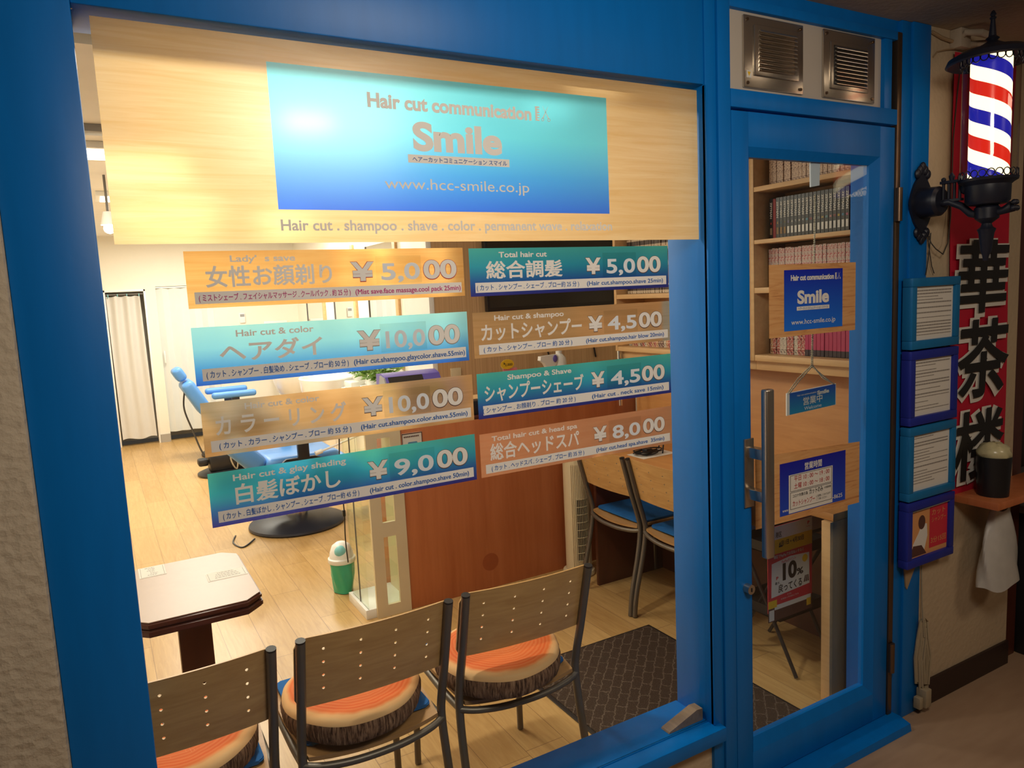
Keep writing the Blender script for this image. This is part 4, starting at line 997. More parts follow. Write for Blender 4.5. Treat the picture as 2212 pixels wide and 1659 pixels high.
# door mat
m_ = thing('door_mat', 'dark brown ribbed mat on the floor inside the door', 'mat', (1.83, 0.66, 0))
G().box(1.452, 2.205, 0.205, 1.118, 0.0005, 0.006, 0.002).obj('rubber_border', M['black'], m_)
G().box(1.468, 2.189, 0.221, 1.102, 0.006, 0.011, 0.001).obj('pile', M['mat'], m_)

# ------------------------------------------------------------------ side counter along the right wall
t = thing('side_counter', 'long wood-topped counter along the right wall with two chairs at it', 'counter', (2.6, 0.2, 0))
G().box(2.352, 2.778, 0.203, 1.74, 0.723, 0.753, 0.003).obj('worktop', M['orangewood'], t)
G().box(2.352, 2.778, 0.203, 0.245, 0.0, 0.7225, 0.002).obj('end_panel', M['shaded_post'], t)  # face towards the shop front, its shade painted as darker wood
G().box(2.335, 2.352, 0.2035, 0.242, 0.0, 0.7225, 0.001).obj('front_post', M['shelf'], t)
G().box(2.300, 2.778, 1.650, 1.672, 0.0, 0.7225, 0.001).obj('support_panel', M['darkred'], t)
G().box(2.76, 2.775, 0.25, 1.65, 0.0, 0.7225).obj('modesty_panel', M['darkred'], t)
struct('wall_right_panel', G().box(2.80, 2.86, 0.166, 1.90, 0.0, 1.2265, 0.001), M['orangewood'])
# papers and coiled black cable on the counter
tag(G().box(2.40, 2.62, 1.36, 1.50, 0.7535, 0.7545).obj('white_sheet', M['paper']), 'white sheet of paper under the coiled cable on the side counter', 'paper')
t = thing('coiled_cable', 'coiled black cable on a white sheet on the side counter', 'cable', (2.50, 1.44, 0.755))
g = G(); pts = []
for k in range(90):
    a = k * 0.42; r = 0.055 + 0.018 * math.sin(k * 0.7); pts.append((2.49 + r * 1.25 * math.cos(a), 1.44 + r * 0.7 * math.sin(a), 0.7585 + 0.012 * abs(math.sin(k * 0.31)) + k * 0.0001))
g.tube(pts, 0.0032, 6)
g.obj('cable_coil', M['black'], t)
G().box(2.47, 2.51, 1.42, 1.46, 0.763, 0.785, 0.004).obj('adapter', M['black'], t)
tag(G().tube([(2.56, 1.40, 0.754), (2.585, 1.41, 0.86), (2.60, 1.46, 0.86), (2.62, 1.50, 0.754)], 0.004, 8).tube([(2.54, 1.52, 0.754), (2.585, 1.41, 0.86)], 0.004, 8).obj('wire_holder', M['black']), 'small black wire holder standing behind the coiled cable', 'holder')
tag(G().tube(smooth_pts([(2.752, 1.26, 0.70), (2.735, 1.28, 0.55), (2.73, 1.30, 0.38), (2.73, 1.28, 0.22), (2.73, 1.24, 0.14), (2.73, 1.19, 0.20), (2.735, 1.17, 0.40), (2.752, 1.14, 0.6)]), 0.004, 6).obj('charging_cable', M['white']), 'thin pale cord looping in the shadow under the side counter', 'cord')

# ------------------------------------------------------------------ bookcases
def bookcase(y0, y1, label, levels):
    t = thing('bookcase', label, 'bookcase', (2.75, y0, 1.272), 'wall bookcases above the side counter')
    th = 0.020
    G().box(2.640, 2.858, y1 - th, y1, 1.2725, 2.36, 0.001).obj('side_panel', M['shelf'], t)
    G().box(2.640, 2.858, y0, y0 + th, 1.2725, 2.36, 0.001).obj('side_panel', M['shelf'], t)
    G().box(2.848, 2.8575, y0 + th, y1 - th, 1.2735, 2.36).obj('back_panel', M['orangewood'], t)
    G().box(2.640, 2.848, y0 + th, y1 - th, 2.34, 2.36, 0.001).obj('top_board', M['shelf'], t)
    for lo, hi in levels: G().box(2.642, 2.848, y0 + th, y1 - th, lo, hi, 0.001).obj('shelf', M['shelf'], t)
    G().box(2.638, 2.858, y0, y1, 1.2725 - 0.0, 1.300, 0.001).obj('base_board', M['shelf'], t) if False else None
    G().box(2.675, 2.80, y0, y1, 1.2275, 1.2722, 0.001).obj('valance', M['shelf'], t)
    return t
LV1 = [(1.2725, 1.300), (1.582, 1.607), (1.803, 1.821), (2.034, 2.055)]
LV2 = [(1.2725, 1.298), (1.572, 1.597), (1.828, 1.848), (2.05, 2.07)]
bookcase(0.168, 0.862, 'pale wood bookcase full of comics seen through the door glass', LV1)
bk2 = bookcase(0.863, 1.882, 'pale wood bookcase end seen through the window beside the television', LV2)
G().tube([(2.652, 1.868, 0.95), (2.652, 1.868, 1.2724)], 0.012, 12).obj('support_pole', M['chrome'], bk2)
def spine_mat(name, fn):
    t = NT(name); return t.done(t.pbsdf(fn(t), 0.4))
def redwhite(t):
    x, y, z = t.xyz()
    n = t.noise(t.mapping(t.coord(), (1, 60, 40)), 4.0, 2)
    band = t.m('GREATER_THAN', t.m('SINE', t.m('MULTIPLY', z, 190.0)), 0.2)
    c = t.mix(t.m('GREATER_THAN', n, 0.52), (0.60, 0.50, 0.42), (0.42, 0.03, 0.04))
    return t.mix(t.m('MULTIPLY', band, 0.5), c, (0.50, 0.40, 0.34))
M['spine_redwhite'] = spine_mat('red_white_spines', redwhite)
def palep(t):
    n = t.noise(t.mapping(t.coord(), (1, 50, 40)), 3.5, 2)
    return t.ramp(n, [(0.40, (0.12, 0.05, 0.05)), (0.47, (0.62, 0.42, 0.28)), (0.7, (0.68, 0.48, 0.33))])
M['spine_pale'] = spine_mat('pale_salmon_spines', palep)
def dullp(t):
    rnd = t.n('ShaderNodeObjectInfo').outputs['Random']
    base = t.ramp(rnd, [(0.0, (0.42, 0.05, 0.04)), (0.2, (0.60, 0.30, 0.12)), (0.4, (0.30, 0.38, 0.42)), (0.6, (0.55, 0.48, 0.38)), (0.8, (0.16, 0.06, 0.05))], 'CONSTANT')
    n = t.noise(t.mapping(t.coord(), (1, 60, 34)), 3.5, 2)
    c = t.mix(t.m('GREATER_THAN', n, 0.54), base, (0.62, 0.50, 0.40))
    return t.mix(t.m('LESS_THAN', n, 0.42), c, (0.08, 0.05, 0.05))
M['spine_mixed'] = spine_mat('mixed_colour_spines', dullp)
def magenta(t):
    x, y, z = t.xyz()
    return t.ramp(t.m('DIVIDE', z, 0.175), [(0.0, (0.03, 0.012, 0.02)), (0.16, (0.42, 0.02, 0.09)), (0.60, (0.42, 0.02, 0.09)), (0.66, (0.55, 0.45, 0.42)), (0.70, (0.04, 0.015, 0.02))], 'CONSTANT')
M['spine_magenta'] = spine_mat('magenta_black_spines', magenta)
def brownw(t):
    x, y, z = t.xyz()
    n = t.noise(t.mapping(t.coord(), (1, 60, 60)), 4, 2)
    c = t.ramp(t.m('DIVIDE', z, 0.175), [(0.0, (0.62, 0.50, 0.36)), (0.10, (0.05, 0.03, 0.025)), (0.24, (0.60, 0.48, 0.34)), (0.30, (0.20, 0.09, 0.05)), (0.85, (0.55, 0.42, 0.28))], 'CONSTANT')
    return t.mix(t.m('MULTIPLY', t.m('GREATER_THAN', n, 0.56), 0.6), c, (0.10, 0.05, 0.03))
M['spine_brown'] = spine_mat('brown_cream_spines', brownw)
M['spine_black'] = plain('black_glossy_spine', (0.012, 0.011, 0.011), 0.25)
M['spine_red'] = plain('red_spine', (0.30, 0.03, 0.03), 0.4)
M['pages'] = plain('yellowed_pages', (0.62, 0.52, 0.38), 0.8)
def book(y1, th, z0, h, mat, label, group, cat='book', name='comic_book', x=2.712, dep=0.112, tilt=0.0):
    t = thing(name, label, cat, (x, y1 - th / 2, z0), group, local=True)
    w = th / 2 - 0.0004
    G().box(0, dep, -w, w, 0.0004, h, 0.001, 1).obj('cover', M[mat], t)
    if tilt: t.rotation_euler = (tilt, 0, 0)
    return t
def row(y, yend, z0, hs, ths, mat, lab, group):
    k = 0; rr = random.Random(int(z0 * 977 + y * 31))
    while y - ths > yend and k < 26:
        th = ths * rr.uniform(0.94, 1.06); h = hs * rr.uniform(0.985, 1.01)
        b = book(y, th, z0 + 0.0003, h, mat, lab.replace('#', ORD[k]), group, x=2.712 + rr.uniform(-0.003, 0.003)); y -= th; k += 1
    return y
# second shelf: twenty numbered black volumes
y = 0.815; zb = 1.8213
NC = [(0.6, 0.05, 0.03), (0.75, 0.45, 0.05), (0.1, 0.2, 0.25), (0.3, 0.25, 0.05), (0.3, 0.25, 0.5), (0.8, 0.78, 0.7), (0.8, 0.78, 0.7), (0.8, 0.78, 0.7), (0.8, 0.78, 0.7), (0.15, 0.45, 0.6), (0.6, 0.1, 0.1), (0.8, 0.78, 0.7), (0.5, 0.6, 0.6), (0.7, 0.5, 0.1), (0.2, 0.5, 0.55), (0.7, 0.3, 0.3), (0.5, 0.1, 0.1), (0.75, 0.55, 0.05), (0.1, 0.4, 0.65), (0.65, 0.15, 0.25)]
for k in range(20):
    th = 0.0195; h = 0.181
    b = book(y, th, zb, h, 'spine_black', 'black comic volume numbered %d on the second shelf behind the door' % (k + 1), 'black comic volumes on the second shelf')
    def vtext(g, s, za, zb_, w, bold):
        vs, fs = text_mesh(s, bold, 2)
        a0 = min(v[0] for v in vs); a1 = max(v[0] for v in vs); b0 = min(v[1] for v in vs); b1 = max(v[1] for v in vs)
        nv = []
        for a, bb, d in vs:
            zz = zb_ - (a - a0) / (a1 - a0) * (zb_ - za); yy = w / 2 - (bb - b0) / (b1 - b0) * w
            nv.append(g.b.verts.new((-0.0005 - d * 0.0005, yy, zz)))
        for f in fs:
            try: g.b.faces.new([nv[i] for i in f])
            except ValueError: pass
    g = G(); vtext(g, 'ZETMAN', 0.092, 0.164, 0.0105, 0.03); g.obj('title_lettering', M['letterwhite'], b)
    nm = 'volume_ink_%d' % k; M[nm] = plain(nm, NC[k], 0.4)
    g = G(); g.text(str(k + 1), 0.0045 if k > 8 else 0.0025, -0.0045 if k > 8 else -0.0025, 0.066, 0.009, -0.0004, 0.03, face='-x')
    g.obj('volume_number', M[nm], b)
    G().box(-0.0005, 0.0, -0.0055, 0.0055, 0.020, 0.050).obj('publisher_band', M['kraft' if k < 4 else 'letterwhite'], b)
    y -= th
    if k == 0:
        book(y, 0.017, zb, 0.178, 'spine_red', 'single dark red book between the first black volumes on the second shelf', None); y -= 0.017
# top shelf, middle shelf, bottom shelf behind the door
row(0.815, 0.36, 2.0553, 0.178, 0.020, 'spine_pale', '# pale salmon comic from the left, top shelf behind the door', 'pale comics on the top shelf')
row(0.820, 0.36, 1.6073, 0.172, 0.0180, 'spine_redwhite', '# red and white comic from the left on the third shelf', 'red and white comics on the third shelf')
y = row(0.815, 0.610, 1.3003, 0.174, 0.0195, 'spine_mixed', '# mixed-colour comic from the left, bottom shelf behind the door', 'mixed comics on the bottom shelf')
row(y, 0.36, 1.3003, 0.175, 0.0200, 'spine_magenta', '# magenta and black comic from the left behind the bead chain', 'magenta comics on the bottom shelf')
# bookcase seen through the window
row(1.845, 1.38, 1.8483, 0.176, 0.0195, 'spine_brown', '# brown comic from the left, upper shelf beside the television', 'brown comics on the upper shelf by the television')
row(1.845, 1.38, 1.5973, 0.176, 0.0195, 'spine_brown', '# brown comic from the left, lower shelf beside the television', 'brown comics on the lower shelf by the television')
row(1.845, 1.40, 1.2983, 0.178, 0.0195, 'spine_mixed', '# dull mixed comic from the left, base shelf beside the television', 'mixed comics on the base board by the television')

# ------------------------------------------------------------------ folding stand with the cashback poster
t = thing('folding_stand', 'black folding metal stand with trays under the end of the side counter', 'stand', (2.44, 0.52, 0))
for x in (2.375, 2.60):
    G().tube([(x, 0.39, 0.006), (x, 0.74, 0.62)], 0.008, 8).obj('leg', M['black'], t)
    G().tube([(x + 0.014, 0.74, 0.006), (x + 0.014, 0.385, 0.62)], 0.008, 8).obj('leg', M['black'], t)
for z, ya, yb in ((0.225, 0.46, 0.70), (0.50, 0.44, 0.69)):
    g = G().box(2.36, 2.63, ya, yb, z, z + 0.004)
    for a, b, c, d in ((2.36, 2.63, ya, ya + 0.004), (2.36, 2.63, yb - 0.004, yb), (2.36, 2.364, ya, yb), (2.626, 2.63, ya, yb)): g.box(a, b, c, d, z, z + 0.045)
    g.obj('tray', M['black'], t)
G().tube([(2.365, 0.39, 0.61), (2.615, 0.39, 0.61)], 0.007, 8).obj('cross_bar', M['black'], t)
YQ = 0.372
t = thing('cashback_poster', 'red, yellow and white 10% poster hanging on the black stand behind the door', 'poster', (2.31, YQ, 0.38))
X0, X1 = 2.190, 2.446
def pr(a, b, c, d, y=YQ): return flat(X0 + a * (X1 - X0), X0 + b * (X1 - X0), 0.300 + c * 0.385, 0.300 + d * 0.385, y)
def ptx(g, s, a, b, z, cap, bold=0.0, y=YQ - 0.0012): return g.text(s, X0 + a * (X1 - X0), X0 + b * (X1 - X0), 0.300 + z * 0.385, cap, y, bold)
sh = G().box(X0, X1, YQ, YQ + 0.002, 0.300 + 0.10 * 0.385, 0.685).obj('poster_sheet', M['poster_red'], t)
pr(0, 1, 0.86, 1.0, YQ - 0.0004).obj('white_header', M['paper'], sh)
pr(0, 1, 0.71, 0.86, YQ - 0.0004).obj('yellow_band', M['yellow'], sh)
g = G().prism([(X0 + 0.07 * 0.256, 0.300 + 0.255 * 0.385), (X0 + 0.94 * 0.256, 0.300 + 0.285 * 0.385), (X0 + 0.93 * 0.256, 0.300 + 0.625 * 0.385), (X0 + 0.5 * 0.256, 0.300 + 0.645 * 0.385), (X0 + 0.08 * 0.256, 0.300 + 0.615 * 0.385)], 'y', YQ - 0.0008, YQ - 0.0003).obj('white_panel', M['paper'], sh)
pr(0.0, 1.0, 0.0, 0.155, YQ - 0.0003).obj('brown_footer', M['ink_brown'], sh)
pr(0.14, 0.97, 0.115, 0.165, YQ - 0.0008).obj('logo_strip', M['paper'], sh)
pr(0.0, 0.19, 0.145, 0.225, YQ - 0.0010).obj('yellow_flash', M['yellow'], sh)
pr(0.02, 0.13, 0.01, 0.125, YQ - 0.0008).obj('white_label', M['paper'], sh)
pr(0.87, 0.97, 0.045, 0.125, YQ - 0.0009).obj('yellow_label', M['yellow'], sh)
g = G(); ptx(g, '港区', 0.16, 0.30, 0.885, 0.017, 0.01); ptx(g, '4月1日 ▸ 4月30日', 0.24, 0.80, 0.785, 0.0165, 0.02); g.ring((X0 + 0.09 * 0.256, YQ - 0.0012, 0.300 + 0.91 * 0.385), 0.008, 0.0012, 'y', 16, 5)
ptx(g, '10', 0.32, 0.64, 0.415, 0.066, 0.045); ptx(g, '%', 0.64, 0.79, 0.42, 0.026, 0.03); ptx(g, '戻ってくる', 0.22, 0.76, 0.295, 0.027, 0.02); ptx(g, '最大', 0.15, 0.25, 0.385, 0.009, 0.01)
g.box(X0 + 0.24 * 0.256, X0 + 0.32 * 0.256, YQ - 0.001, YQ - 0.0006, 0.300 + 0.77 * 0.385, 0.300 + 0.79 * 0.385)
g.obj('black_lettering', M['ink_black'], sh)
g = G(); ptx(g, 'PayPayポイント', 0.30, 0.62, 0.595, 0.0105, 0.01); ptx(g, 'P', 0.175, 0.225, 0.435, 0.012, 0.05); ptx(g, 'P', 0.885, 0.935, 0.935, 0.012, 0.05); ptx(g, 'PayPay', 0.86, 0.95, 0.905, 0.004, 0.01)
g.obj('red_lettering', M['poster_red'], sh)
g = G(); ptx(g, '港区でPayPayでお支払いすると', 0.12, 0.80, 0.665, 0.0105, 0.015); ptx(g, 'さらに', 0.42, 0.52, 0.235, 0.006, 0.0); ptx(g, 'お支払い方法はこちら', 0.28, 0.68, 0.205, 0.0055, 0.0)
g.obj('white_lettering', M['letterwhite'], sh)
G().lathe([(0, 0), (0.016, 0), (0.016, 0.0006), (0, 0.0006)], (0, 0, 0), 20).xform(Matrix.Translation((X0 + 0.83 * 0.256, YQ - 0.0006, 0.300 + 0.575 * 0.385)) @ Matrix.Rotation(PI / 2, 4, 'X')).obj('yellow_badge', M['yellow'], sh)
g = G()
for k in range(3): g.prism([(X0 + (0.80 + 0.045 * k) * 0.256, 0.3 + 0.315 * 0.385), (X0 + (0.83 + 0.045 * k) * 0.256, 0.3 + 0.315 * 0.385), (X0 + (0.85 + 0.03 * k) * 0.256, 0.3 + 0.385 * 0.385), (X0 + (0.83 + 0.03 * k) * 0.256, 0.3 + 0.385 * 0.385)], 'y', YQ - 0.0014, YQ - 0.0009)
g.obj('printed_stripes', M['ink_brown'], sh)

# ------------------------------------------------------------------ reception counter, showcase tower, fan
t = thing('reception_counter', 'red-brown reception counter with a worn round stain, behind the chairs', 'counter', (2.0, 2.0, 0))
G().box(1.318, 2.858, 1.982, 2.000, 0.0, 0.965, 0.001).obj('front_panel', M['redwood'], t)
G().box(1.340, 2.84, 2.000, 2.42, 0.945, 0.965, 0.001).obj('work_surface', M['shelf'], t)
G().box(1.318, 1.338, 2.000, 2.42, 0.0, 0.965, 0.001).obj('end_panel', M['redwood'], t)
G().box(1.318, 2.858, 1.9818, 2.10, 0.966, 0.982, 0.002).obj('counter_edge', M['darkred'], t)
G().box(1.40, 2.84, 2.12, 2.42, 1.015, 1.035, 0.002).box(1.45, 1.47, 2.14, 2.40, 0.966, 1.015).box(2.70, 2.72, 2.14, 2.40, 0.966, 1.015).obj('raised_shelf', M['shelf'], t)
g = G().lathe([(0.020, 0), (0.028, 0.0), (0.028, 0.0004), (0.020, 0.0004)], (0, 0, 0), 28).xform(Matrix.Translation((1.80, 1.9818, 0.152)) @ Matrix.Rotation(PI / 2, 4, 'X'))
g.lathe([(0.0, 0), (0.0205, 0.0), (0.0205, 0.0003), (0.0, 0.0003)], (0, 0, 0), 28)
M['stain'] = plain('darker_round_stain', (0.36, 0.085, 0.025), 0.4, vary=0.15, scale=30)
G().lathe([(0.0, 0), (0.05, 0.0), (0.05, 0.0004), (0.0, 0.0004)], (0, 0, 0), 28).xform(Matrix.Translation((1.80, 1.9818, 0.152)) @ Matrix.Rotation(PI / 2, 4, 'X')).obj('round_stain', M['stain'], t)
g.b.free()
t = thing('bird_notice', 'small framed notice with a blue bird mark on the reception counter front', 'notice', (1.38, 1.98, 0.84))
s = G().box(1.325, 1.436, 1.978, 1.9815, 0.80, 0.943).obj('notice_sheet', M['paper'], t)
g = G()
for a, b, c, d in ((1.325, 1.436, 0.938, 0.943), (1.325, 1.328, 0.80, 0.943), (1.433, 1.436, 0.80, 0.943)): g.box(a, b, 1.9772, 1.978, c, d)
for k in range(9): g.box(1.335 + k * 0.0095, 1.342 + k * 0.0095, 1.9772, 1.978, 0.921, 0.928)
g.obj('notice_border', M['ink_brown'], s)
M['bird_blue'] = plain('soft_blue_print', (0.10, 0.28, 0.46), 0.5)
bsq = G().prism([(1.382 + a, 0.870 + c) for a, c in rounded(0.026, 0.026, 0.006)], 'y', 1.9768, 1.978).obj('blue_square', M['bird_blue'], s)
G().prism([(1.364, 0.862), (1.372, 0.857), (1.384, 0.857), (1.393, 0.864), (1.397, 0.875), (1.401, 0.881), (1.396, 0.882), (1.390, 0.886), (1.383, 0.882), (1.382, 0.874), (1.373, 0.876), (1.364, 0.882), (1.365, 0.872), (1.370, 0.866)], 'y', 1.9762, 1.9767).obj('bird_mark', M['letterwhite'], bsq)
# showcase tower
t = thing('showcase_tower', 'narrow cream showcase tower with glass sides and square openings beside the counter', 'showcase', (1.22, 2.1, 0))
g = G(); a, b = 1.130, 1.3165; wa, wb_ = 1.189, 1.258
g.box(a, wa, 1.975, 1.993, 0.0, 1.02).box(wb_, b, 1.975, 1.993, 0.0, 1.02)
for lo, hi in ((0.0, 0.060), (0.422, 0.498), (0.938, 1.02)): g.box(wa, wb_, 1.975, 1.993, lo, hi)
g.obj('front_panel', M['cream'], t)
G().box(wa, wb_, 1.984, 1.987, 0.06, 0.938).obj('front_pane', M['glass_case'], t)
G().box(1.090, 1.093, 1.996, 2.26, 0.05, 1.0).obj('side_pane', M['glass_case'], t)
G().box(1.095, 1.3165, 2.263, 2.266, 0.05, 1.0).obj('back_pane', M['glass_case'], t)
G().box(1.310, 1.316, 1.994, 2.262, 0.05, 1.0).obj('right_panel', M['cream'], t)
G().box(1.075, 1.316, 1.994, 2.29, 0.0, 0.05, 0.002).obj('plinth', M['white'], t)
G().box(1.090, 1.316, 1.994, 2.266, 1.0, 1.02, 0.001).obj('top_board', M['cream'], t)
for z in (0.20, 0.36, 0.52, 0.68, 0.84): G().box(1.097, 1.308, 1.998, 2.258, z, z + 0.004).obj('glass_shelf', M['glass_case'], t)
G().box(1.088, 1.0945, 2.128, 2.132, 0.05, 1.0).obj('pane_joint', M['dgrey'], t)
G().tube(smooth_pts([(1.088, 2.268, 0.99), (1.080, 2.285, 0.80), (1.080, 2.285, 0.62), (1.083, 2.285, 0.50), (1.078, 2.285, 0.35), (1.083, 2.285, 0.22)]), 0.0035, 6).box(1.073, 1.089, 2.277, 2.293, 0.48, 0.515, 0.003).obj('switch_cord', M['black'], t)
# waste bin
t = thing('waste_bin', 'small waste bin with white and aqua lid and green plastic bag beside the showcase', 'bin', (1.092, 2.44, 0))
def binf(u, v):
    a = 2 * PI * u; r = 0.052 + 0.018 * v + 0.006 * math.sin(7 * a + 4 * v) * (1 - abs(2 * v - 1)) + (0.014 * math.sin(3 * a) * (0.4 - v) if v < 0.4 else 0)
    return (1.092 + r * math.cos(a), 2.44 + r * math.sin(a), 0.004 + 0.185 * v)
G().grid(binf, 40, 14).obj('bin_bag', M['green_bag'], t)
G().lathe([(0.0, 0.002), (0.045, 0.002), (0.060, 0.18), (0.0, 0.18)], (1.092, 2.44, 0), 24).obj('bin_body', M['green_bag'], t)
ld = G().lathe([(0.074, 0.178), (0.077, 0.185), (0.076, 0.202), (0.068, 0.207), (0.064, 0.235), (0.050, 0.272), (0.026, 0.290), (0.0, 0.294)], (1.092, 2.44, 0), 32).obj('lid', M['white'], t)
G().ball((1.079, 2.405, 0.246), 0.040, 0.9, 0.75, 0.9, 18, 12).obj('lid_flap', M['aqua'], ld)
# tower fan
t = thing('tower_fan', 'cream tower fan with a dark slatted outlet, standing at the end of the counter front', 'fan', (2.335, 1.875, 0))
fc = (2.318, 1.872)
G().lathe([(0.0, 0.0), (0.09, 0.0), (0.095, 0.010), (0.09, 0.028), (0.06, 0.036), (0.0, 0.036)], (fc[0], fc[1], 0), 36).obj('base', M['cream_plastic'], t)
bd = G().lathe([(0.0, 0.036), (0.072, 0.036), (0.072, 0.715), (0.066, 0.745), (0.048, 0.770), (0.020, 0.780), (0.0, 0.781)], (fc[0], fc[1], 0), 48).obj('housing', M['cream_plastic'], t)
g = G()
for k in range(16):
    a = -PI / 2 - 0.95 + 1.9 * k / 15
    g.box(fc[0] + 0.0755 * math.cos(a) - 0.0012, fc[0] + 0.0755 * math.cos(a) + 0.0012, fc[1] + 0.0755 * math.sin(a) - 0.0012, fc[1] + 0.0755 * math.sin(a) + 0.0012, 0.06, 0.66)
g.obj('front_ribs', M['cream_plastic'], bd)
def gr(u, v):
    a = -PI / 2 - 0.62 + 0.95 * u
    return (fc[0] + 0.0740 * math.cos(a), fc[1] + 0.0740 * math.sin(a), 0.10 + 0.36 * v)
G().grid(gr, 12, 1).obj('air_outlet', M['black'], bd)
g = G()
for k in range(9):
    z = 0.10 + 0.36 * k / 8
    g.tube([(fc[0] + 0.0765 * math.cos(a), fc[1] + 0.0765 * math.sin(a), z) for a in [-PI / 2 - 0.62 + 0.95 * j / 8 for j in range(9)]], 0.0018, 5)
g.obj('outlet_hoops', M['cream_plastic'], bd)
# things on the reception counter
t = thing('register', 'violet and grey payment terminal with a green digit display on the counter', 'register', (1.50, 2.27, 1.0355))
G().prism([(2.17, 1.0355), (2.17, 1.13), (2.23, 1.215), (2.29, 1.232), (2.37, 1.225), (2.38, 1.0355)], 'x', 1.345, 1.665).obj('terminal_body', M['purple'], t)
G().prism([(2.165, 1.0355), (2.165, 1.125), (2.225, 1.210), (2.29, 1.222), (2.36, 1.0355)], 'x', 1.337, 1.3449).obj('end_cap', M['grey'], t)
s = G().quad((1.36, 2.1685, 1.135), (1.56, 2.1685, 1.135), (1.56, 2.2255, 1.214), (1.36, 2.2255, 1.214)).obj('display', M['screen'], t)
g = G().text('400', 0.0, 0.055, 0.0, 0.018, 0.0, 0.01); g.xform(Matrix.Translation((1.475, 2.181, 1.155)) @ Matrix.Rotation(-0.62, 4, 'X')); g.obj('digits', M['led'], s)
t = thing('lotion_bottle', 'white pump bottle with a purple nozzle badge on the counter below the television', 'bottle', (2.525, 2.36, 1.0355))
G().lathe([(0, 1.0356), (0.045, 1.0356), (0.047, 1.05), (0.047, 1.19), (0.043, 1.215), (0.026, 1.235), (0.020, 1.24), (0.020, 1.262), (0, 1.262)], (2.555, 2.36, 0), 32).obj('bottle_body', M['white'], t)
G().prism([(2.40, 1.235), (2.395, 1.21), (2.425, 1.19), (2.45, 1.15), (2.49, 1.15), (2.52, 1.19), (2.52, 1.24)], 'y', 2.325, 2.36).obj('pump_nozzle', M['white'], t)
G().ball((2.50, 2.318, 1.215), 0.019, 0.9, 0.3, 1.2).obj('badge', M['purple'], t)
t = thing('price_card', 'yellow starburst price card on pink tags standing on the counter', 'card', (2.18, 2.36, 1.0355))
pts = []
for k in range(44):
    a = 2 * PI * k / 44; r = 1.0 if k % 2 else 0.86; pts.append((2.178 + 0.050 * r * math.cos(a), 1.205 + 0.032 * r * math.sin(a)))
sb = G().prism(pts, 'y', 2.358, 2.361).obj('starburst', M['yellow'], t)
G().text('2,000', 2.160, 2.212, 1.196, 0.015, 2.3572, 0.01).box(2.152, 2.158, 2.3568, 2.3575, 1.205, 1.217).obj('price_lettering', M['ink_black'], sb)
M['pink'] = plain('pink_card', (0.75, 0.22, 0.28), 0.6)
G().box(2.148, 2.245, 2.362, 2.365, 1.0357, 1.180).obj('pink_tag', M['pink'], t)
G().box(2.175, 2.250, 2.3665, 2.368, 1.0357, 1.172).obj('white_tag', M['paper'], t)
tag(G().lathe([(0.0, 1.0356), (0.075, 1.0356), (0.072, 1.09), (0.055, 1.14), (0.025, 1.165), (0, 1.168)], (2.075, 2.36, 0), 28).obj('dark_dome_case', M['dgrey']), 'dark domed case on the counter left of the yellow price card', 'case')
tag(G().box(1.74, 1.86, 2.02, 2.10, 0.9825, 1.06, 0.006).obj('card_reader', M['black']), 'black card machine on the counter edge between the two sign columns', 'card machine')
g = G().lathe([(0, 0), (0.03, 0), (0.028, 0.02), (0, 0.02)], (2.42, 2.28, 1.0356), 16)
g.xform(Matrix.Identity(4)); tag(g.obj('brush_head', M['kraft']), 'small straw-coloured brush lying beside the white pump bottle', 'brush')

# ------------------------------------------------------------------ television and wall things on the wood partition
t = thing('television', 'dark flat television mounted on the striped wood partition', 'television', (2.76, 2.70, 1.52))
G().box(2.25, 3.28, 2.715, 2.76, 1.520, 2.12, 0.006).box(2.6, 2.95, 2.76, 2.78, 1.7, 1.95).obj('tv_case', M['black'], t)
G().box(2.268, 3.262, 2.7135, 2.7149, 1.545, 2.105).obj('tv_screen', M['screen'], t)
tag(G().tube(smooth_pts([(2.72, 2.765, 1.52), (2.73, 2.77, 1.40), (2.72, 2.77, 1.30), (2.76, 2.77, 1.10)]), 0.006, 6).tube(smooth_pts([(3.05, 2.765, 1.52), (3.10, 2.77, 1.35), (3.14, 2.77, 1.15)]), 0.006, 6).obj('television_cable', M['black']), 'black cables running down the wood partition below the television', 'cable')
tag(G().box(1.985, 2.06, 2.768, 2.7795, 1.06, 1.17, 0.003).obj('wall_switch', M['cream_plastic']), 'cream switch plate low on the wood partition', 'switch')

# ------------------------------------------------------------------ back of the shop: stations, mirrors, barber chairs
t = thing('wash_counter', 'long white wash counter with basins in front of the mirrors at the back', 'counter', (2.2, 4.5, 0))
G().box(2.02, 2.405, 4.36, 8.20, 0.08, 0.80, 0.004).obj('cabinet', M['white'], t)
G().box(1.97, 2.408, 4.34, 8.25, 0.80, 0.835, 0.006).obj('counter_top', M['white'], t)
for k in range(6):
    y = 4.45 + k * 0.62
    G().box(2.012, 2.02, y, y + 0.56, 0.12, 0.76, 0.003).obj('cabinet_door', M['porcelain'], t)
for y, lb in ((5.55, 'wash basin on the white counter, nearer of two at the back'), (6.85, 'wash basin on the white counter, farther of two at the back')):
    bowl = G().lathe([(0.0, 0.56), (0.12, 0.57), (0.22, 0.66), (0.27, 0.80), (0.285, 0.905), (0.278, 0.915), (0.262, 0.905), (0.20, 0.72), (0.0, 0.66)], (1.93, y, 0), 40, 0.9, 1.25).obj('wash_basin', M['porcelain'], t)
    G().tube([(2.18, y - 0.1, 0.835), (2.18, y - 0.1, 0.98), (2.12, y - 0.1, 1.0), (2.0, y - 0.1, 0.97)], 0.018, 10).tube([(2.18, y + 0.1, 0.835), (2.18, y + 0.1, 0.98), (2.18, y - 0.1, 0.98)], 0.016, 10).obj('faucet', M['chrome'], bowl)
